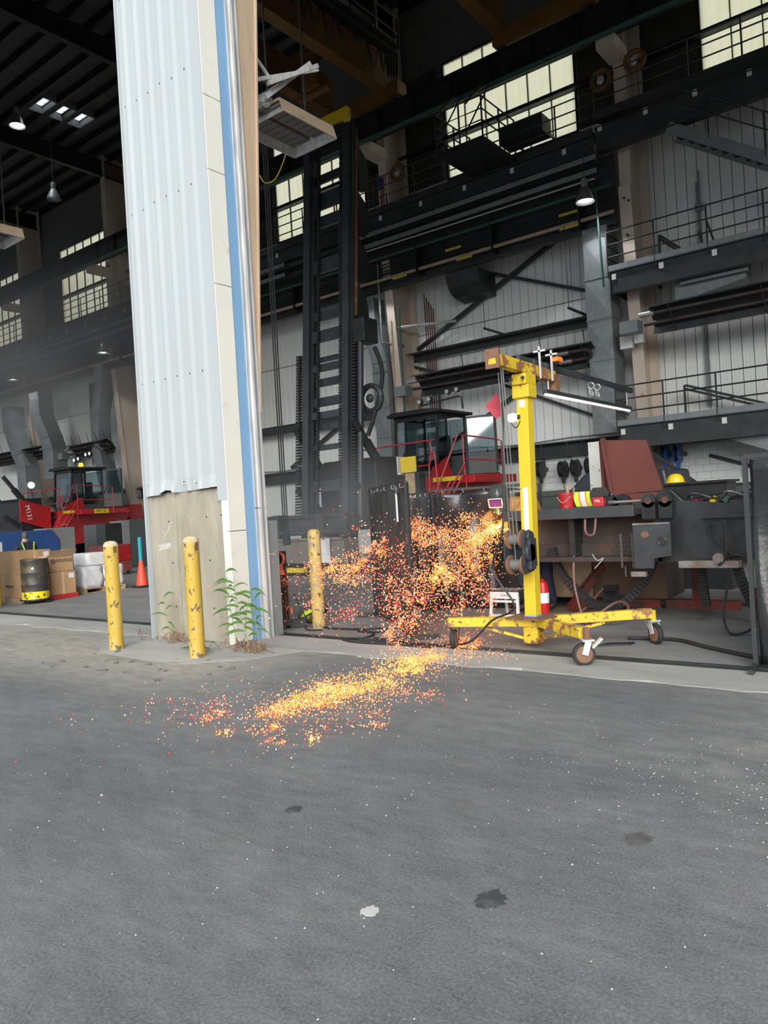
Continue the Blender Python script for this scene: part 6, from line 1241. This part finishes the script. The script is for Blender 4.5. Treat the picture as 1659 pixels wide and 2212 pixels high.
tag(MB().tube(smooth_path([(-7.6, 7.6, .5), (-7.5, 7.7, .15), (-7.35, 7.55, .02), (-7.1, 7.6, .02)], 6), .01, 5).build('ground_lead', 'cable'), 'thin black lead dropping from the chain hoist to the floor', 'cable')
# reeds
def reed(x, y, h, n, label, seed, lean=.1, flip=1):
    rg_ = random.Random(seed); t = thing('reed', label, 'plant', (x, y, 0), 'reeds growing at the pier')
    top = Vector((x+lean*flip, y-.05, h)); base = Vector((x, y, 0))
    P = [base.lerp(top, i/8)+Vector((.02*math.sin(i*.9), 0, 0)) for i in range(9)]
    MB().tube(P, [.007-.0006*i for i in range(9)], 5).build('stem', 'stem', t)
    for k in range(n):
        f_ = .3+.68*k/max(1, n-1); p0 = base.lerp(top, f_); s = (1 if k % 2 else -1); L_ = rg_.uniform(.22, .36)*(1.1-.4*abs(f_-.6)); w_ = rg_.uniform(.013, .019)
        ang = rg_.uniform(.2, .85); dr = Vector((s*math.cos(ang), rg_.uniform(-.35, .15), math.sin(ang)*(1 if f_ > .45 else .4))).normalized()
        vs = []; fs = []
        for i in range(7):
            q = i/6; c = p0+dr*(L_*q)+Vector((0, 0, -.16*q*q*L_/.3)); wid = w_*math.sin(PI*min(1, .12+q*.88))
            side = dr.cross(Vector((0, -1, .3))).normalized(); vs += [c+side*wid, c+Vector((0, -.004, -.003)), c-side*wid]
        for i in range(6): fs += [(3*i, 3*i+1, 3*i+4, 3*i+3), (3*i+1, 3*i+2, 3*i+5, 3*i+4)]
        MB().raw(vs, fs).build('leaf', 'leaf', t, smooth=True)
    return t
reed(-7.25, 6.2, .98, 8, 'tall thin reed just right of the bollard before the pier', 11, -.05)
reed(-6.9, 6.1, .85, 13, 'leafy reed against the right part of the concrete base', 12, -.16)
reed(-6.83, 6.18, .7, 9, 'short reed bending right at the concrete base corner', 14, .03)
reed(-8.6, 6.25, .62, 6, 'small reed near the left end of the concrete base', 13, -.06)
reed(-7.2, 6.25, .75, 6, 'slender reed leaning across the blue jamb strip', 15, .28)
gt = thing('grass_tuft', 'low green grass tuft at the foot of the bollard before the pier', 'plant', (-7.75, 5.95, 0))
for i in range(12):
    a = -2.6+.25*i; MB().tube([(-7.6, 5.95, .01), (-7.6+.15*math.cos(a)-.08, 5.95+.06*math.sin(a), .05), (-7.6+.3*math.cos(a)-.1, 5.95+.12*math.sin(a), .02)], [.008, .007, .001], 4).build('blade', 'leaf', gt)
for k, (cx, cy, rx, n, lab) in enumerate(((-6.95, 6.12, .35, 60, 'pile of dry brown brush at the right foot of the concrete base'), (-8.6, 6.22, .5, 34, 'thin dry brown brush along the left foot of the concrete base'))):
    m = MB(); rg_ = random.Random(20+k)
    for i in range(n):
        x0 = cx+rg_.gauss(0, rx*.5); y0 = cy+rg_.uniform(-.1, .12); a = rg_.uniform(0, 2*PI); l = rg_.uniform(.1, .28)
        m.tube([(x0, y0, .01), (x0+.5*l*math.cos(a), y0+.3*l*math.sin(a), rg_.uniform(.02, .16)), (x0+l*math.cos(a), y0+.6*l*math.sin(a), rg_.uniform(.0, .12))], .0045, 4)
    o = stuff(m.build('dry_brush', 'deadleaf')); tag(o, lab, 'brush')
# stones and flecks
rg_ = random.Random(31)
for i in range(26):
    x = rg_.uniform(-9.0, -6.2); y = rg_.uniform(4.5, 5.75); s_ = rg_.uniform(.012, .04)
    bm = bmesh.new(); bmesh.ops.create_icosphere(bm, subdivisions=1, radius=1)
    for v_ in bm.verts: v_.co = Vector((v_.co.x*s_*rg_.uniform(.8, 1.5), v_.co.y*s_*rg_.uniform(.7, 1.1), v_.co.z*s_*.5))
    me = bpy.data.meshes.new('pebble'); bm.to_mesh(me); bm.free(); me.materials.append(MAT['stone']); o = bpy.data.objects.new('pebble', me); C.objects.link(o); o.location = (x, y, s_*.3); tag(o, 'loose grey pebble scattered on the sandy ground before the bollards', 'stone', 'pebbles before the bollards')
fm = MB()
for i in range(900):
    y = rg_.uniform(1.4, 5.5); x = rg_.uniform(-7.5, .6); s_ = rg_.uniform(.002, .0065); a = rg_.uniform(0, PI)
    if rg_.random() < .3: x, y = rg_.gauss(-1.0, .5), rg_.gauss(4.3, .35)
    c_, n_ = math.cos(a)*s_, math.sin(a)*s_; fm.raw([(x+c_, y+n_, .003), (x-n_*.7, y+c_*.7, .003), (x-c_, y-n_, .003), (x+n_*.7, y-c_*.7, .003), (x, y, .003+s_*.8)], [(0, 1, 4), (1, 2, 4), (2, 3, 4), (3, 0, 4)])
o = stuff(fm.build('gravel_flecks', 'spec')); tag(o, 'pale gravel flecks scattered over the asphalt', 'gravel')
def blot(cx, cy, r, mat, label, name, n=26, seed=1, z=.003):
    q = random.Random(seed); pts = [(cx+r*(1+q.uniform(-.28, .28))*math.cos(2*PI*i/n), cy+r*1.15*(1+q.uniform(-.28, .28))*math.sin(2*PI*i/n)) for i in range(n)]
    return tag(MB().prism(pts, 'z', z-.002, z).build(name, mat), label, 'stain')
# ================================================================== sparks
SPK = [(0, -5.19, 9.15, 1.26, 0.102, 0.083, 260, 0.9), (0, -5.36, 8.9, 1.13, 0.201, 0.151, 1000, 0.6), (0, -5.4, 8.6, 0.96, 0.259, 0.234, 950, 0.55), (0, -5.55, 8.3, 0.71, 0.134, 0.122, 700, 0.75), (0, -5.88, 8.3, 1.26, 0.155, 0.112, 480, 0.5), (0, -5.68, 8.5, 1.25, 0.311, 0.137, 450, 0.45), (0, -5.19, 8.4, 0.71, 0.216, 0.216, 420, 0.4), (0, -5.27, 7.3, 0.54, 0.263, 0.23, 950, 0.35), (0, -4.88, 7.7, 0.45, 0.232, 0.21, 500, 0.3), (0, -5.35, 7.1, 0.19, 0.119, 0.13, 420, 0.4), (0, -6.97, 8.0, 0.79, 0.259, 0.116, 1100, 0.55), (0, -6.38, 8.0, 1.05, 0.137, 0.112, 330, 0.4), (0, -6.48, 7.4, 0.44, 0.371, 0.24, 420, 0.2), (0, -7.18, 7.6, 0.72, 0.317, 0.254, 110, 0.2), (0, -5.75, 7.5, 0.74, 0.692, 0.49, 420, 0.2), (0, -5.42, 7.8, 0.91, 0.347, 0.318, 450, 0.3), (1, -4.67, 7.32, 0.02, 0.169, 0.358, 420, 0.6), (1, -4.63, 6.7, 0.02, 0.189, 0.369, 480, 0.55), (1, -4.64, 6.2, 0.02, 0.189, 0.333, 1000, 0.85), (1, -4.48, 5.4, 0.02, 0.214, 0.354, 1050, 0.7), (1, -4.53, 4.97, 0.02, 0.204, 0.304, 1050, 0.65), (1, -4.59, 4.59, 0.02, 0.177, 0.265, 750, 0.6), (1, -4.57, 4.29, 0.02, 0.113, 0.213, 380, 0.5), (1, -5.12, 4.19, 0.02, 0.236, 0.431, 210, 0.35), (1, -4.02, 4.26, 0.02, 0.302, 0.3, 280, 0.35), (1, -4.46, 3.67, 0.02, 0.045, 0.075, 40, 0.5), (1, -3.99, 3.7, 0.02, 0.056, 0.09, 46, 0.4), (1, -3.76, 3.87, 0.02, 0.026, 0.056, 55, 0.7), (1, -5.47, 4.02, 0.02, 0.439, 0.707, 90, 0.2), (1, -3.91, 5.24, 0.02, 0.279, 0.379, 190, 0.3), (1, -5.42, 3.44, 0.02, 0.553, 0.831, 34, 0.2), (1, -4.19, 6.81, 0.02, 0.242, 0.408, 100, 0.3)]
def build_sparks(sel, name, label, seed):
    q = random.Random(seed); vs = []; fs = []; idx = []
    rx = Vector((math.cos(YAW), math.sin(YAW), 0)); fy = Vector((-math.sin(YAW), math.cos(YAW), 0))
    for kind, x, y, z, a, b, n, hot in SPK:
        if kind != sel: continue
        # each shower is made of a few sub-bursts so that it clumps
        subs = [(q.gauss(0, .7), q.gauss(0, .7), q.gauss(0, .7), q.uniform(.25, .75)) for _ in range(max(3, n//60))]
        for _ in range(int(n*1.25)):
            if q.random() < .6: s = subs[int(q.random()*len(subs))]; u, v, w_ = s[0]+q.gauss(0, s[3]*.5), s[1]+q.gauss(0, s[3]*.5), q.gauss(0, 1)
            else: u, v, w_ = q.gauss(0, 1.05), q.gauss(0, 1.05), q.gauss(0, 1)
            if kind == 0: p = Vector((x, y, z))+rx*(a*u)+Vector((0, 0, b*v))+fy*(.16*w_)
            else: p = Vector((x, y, 0))+rx*(a*u)+fy*(b*v); p.z = abs(q.gauss(0, .018))
            if p.z < .008: p.z = .008+q.random()*.02
            k = q.random(); r = q.uniform(.004, .0072)*(1.15 if kind == 0 else .85)
            d = Vector((q.gauss(0, 1), q.gauss(0, 1), q.gauss(0, 1))).normalized(); e = d.orthogonal().normalized(); g2 = d.cross(e)
            l = r*q.uniform(1.0, 2.0); b0 = len(vs)
            vs += [p+d*l, p-d*l, p+e*r, p-e*r, p+g2*r, p-g2*r]
            fs += [(b0+i, b0+j, b0+k2) for i, j, k2 in ((0, 2, 4), (0, 4, 3), (0, 3, 5), (0, 5, 2), (1, 4, 2), (1, 3, 4), (1, 5, 3), (1, 2, 5))]
            t = min(1, max(0, hot+q.gauss(-.05, .28)))
            ci = 1 if t > .8 else 2 if t > .4 else 3 if t > .2 else 4
            if q.random() < .06: ci = 0
            idx += [ci]*8
    me = bpy.data.meshes.new(name); me.from_pydata([tuple(v) for v in vs], [], fs)
    for m_ in SPM: me.materials.append(m_)
    me.polygons.foreach_set('material_index', idx); me.update()
    o = bpy.data.objects.new(name, me); C.objects.link(o); stuff(o); tag(o, label, 'sparks'); return o
SPM = []
for nm, c_, st_ in (('white hot', (1, .80, .45), 1.5), ('yellow hot', (1, .5, .09), 1.05), ('orange hot', (1, .27, .05), .95), ('pink hot', (1, .33, .2), .95), ('red hot', (.62, .045, .05), .9)):
    m_ = ME('spark '+nm, c_, st_); m_.cycles.emission_sampling = 'NONE'; SPM.append(m_)
build_sparks(0, 'flying_sparks', 'shower of glowing orange sparks flying from the cutting torch', 41)
build_sparks(1, 'ground_sparks', 'glowing orange sparks bouncing over the asphalt', 42)
fl_ = bpy.data.lights.new('torch_glow', 'POINT'); fl_.energy = 12; fl_.color = (1, .6, .25); fl_.shadow_soft_size = .05
fo_ = bpy.data.objects.new('torch_glow', fl_); C.objects.link(fo_); fo_.parent = tc; fo_.location = Vector((-5.27, 9.2, 1.2))-ORG[tc]
# stains on the asphalt
blot(-1.62, 2.63, .06, 'tar', 'dark round tar spot on the near asphalt', 'tar_spot', seed=2)
blot(-1.98, 2.3, .035, 'spec', 'small white splash on the near asphalt left of the tar spot', 'paint_splash', seed=3)
blot(-1.3, 3.45, .06, M('brown stain', (.09, .085, .08), .85, scale=12, c2=(.13, .125, .12)), 'brown blotch on the asphalt at right', 'oil_spot', seed=4)
blot(-3.0, 2.9, .04, 'tar', 'small dark spot on the asphalt near the middle', 'oil_spot', seed=6)

# ================================================================== smoke
def smoke(c, r, dens, label, seed, col=(.9, .94, .98)):
    me = MB().ell(c, r, 20, 12).build('smoke_haze', 'paper'); me.data.materials.clear()
    m = bpy.data.materials.new('smoke'); m.use_nodes = True; nt = m.node_tree; nt.nodes.clear()
    out = nt.nodes.new('ShaderNodeOutputMaterial'); v = nt.nodes.new('ShaderNodeVolumeScatter'); v.inputs['Color'].default_value = (*col, 1); v.inputs['Anisotropy'].default_value = .1
    tc2 = nt.nodes.new('ShaderNodeTexCoord'); mp = nt.nodes.new('ShaderNodeMapping'); nt.links.new(tc2.outputs['Object'], mp.inputs[0])
    mp.inputs['Location'].default_value = (0, 0, -1.0); mp.inputs['Scale'].default_value = (1/r[0], 1/r[1], 1/r[2])
    gr = nt.nodes.new('ShaderNodeTexGradient'); gr.gradient_type = 'SPHERICAL'; nt.links.new(mp.outputs[0], gr.inputs[0])
    ns = nt.nodes.new('ShaderNodeTexNoise'); ns.inputs['Scale'].default_value = 1.6; ns.inputs['Detail'].default_value = 3; nt.links.new(mp.outputs[0], ns.inputs['Vector'])
    rp_ = _ramp(nt, ns.outputs['Fac'], .3, .75)
    m1 = nt.nodes.new('ShaderNodeMath'); m1.operation = 'MULTIPLY'; nt.links.new(gr.outputs['Fac'], m1.inputs[0]); nt.links.new(rp_, m1.inputs[1])
    m2 = nt.nodes.new('ShaderNodeMath'); m2.operation = 'MULTIPLY'; nt.links.new(m1.outputs[0], m2.inputs[0]); m2.inputs[1].default_value = dens
    nt.links.new(m2.outputs[0], v.inputs['Density']); nt.links.new(v.outputs[0], out.inputs['Volume'])
    m.cycles.volume_step_rate = 3.0
    me.data.materials.append(m); stuff(me); tag(me, label, 'smoke'); return me
smoke((-26.0, 13.8, 8.2), (8, 5.5, 3.6), .42, 'drifting blue grey smoke in the left bay below the roof', 1)
smoke((-9.6, 10.6, 1.3), (2.8, 2.3, 1.9), .38, 'grey smoke drifting in front of the mast foot', 2)
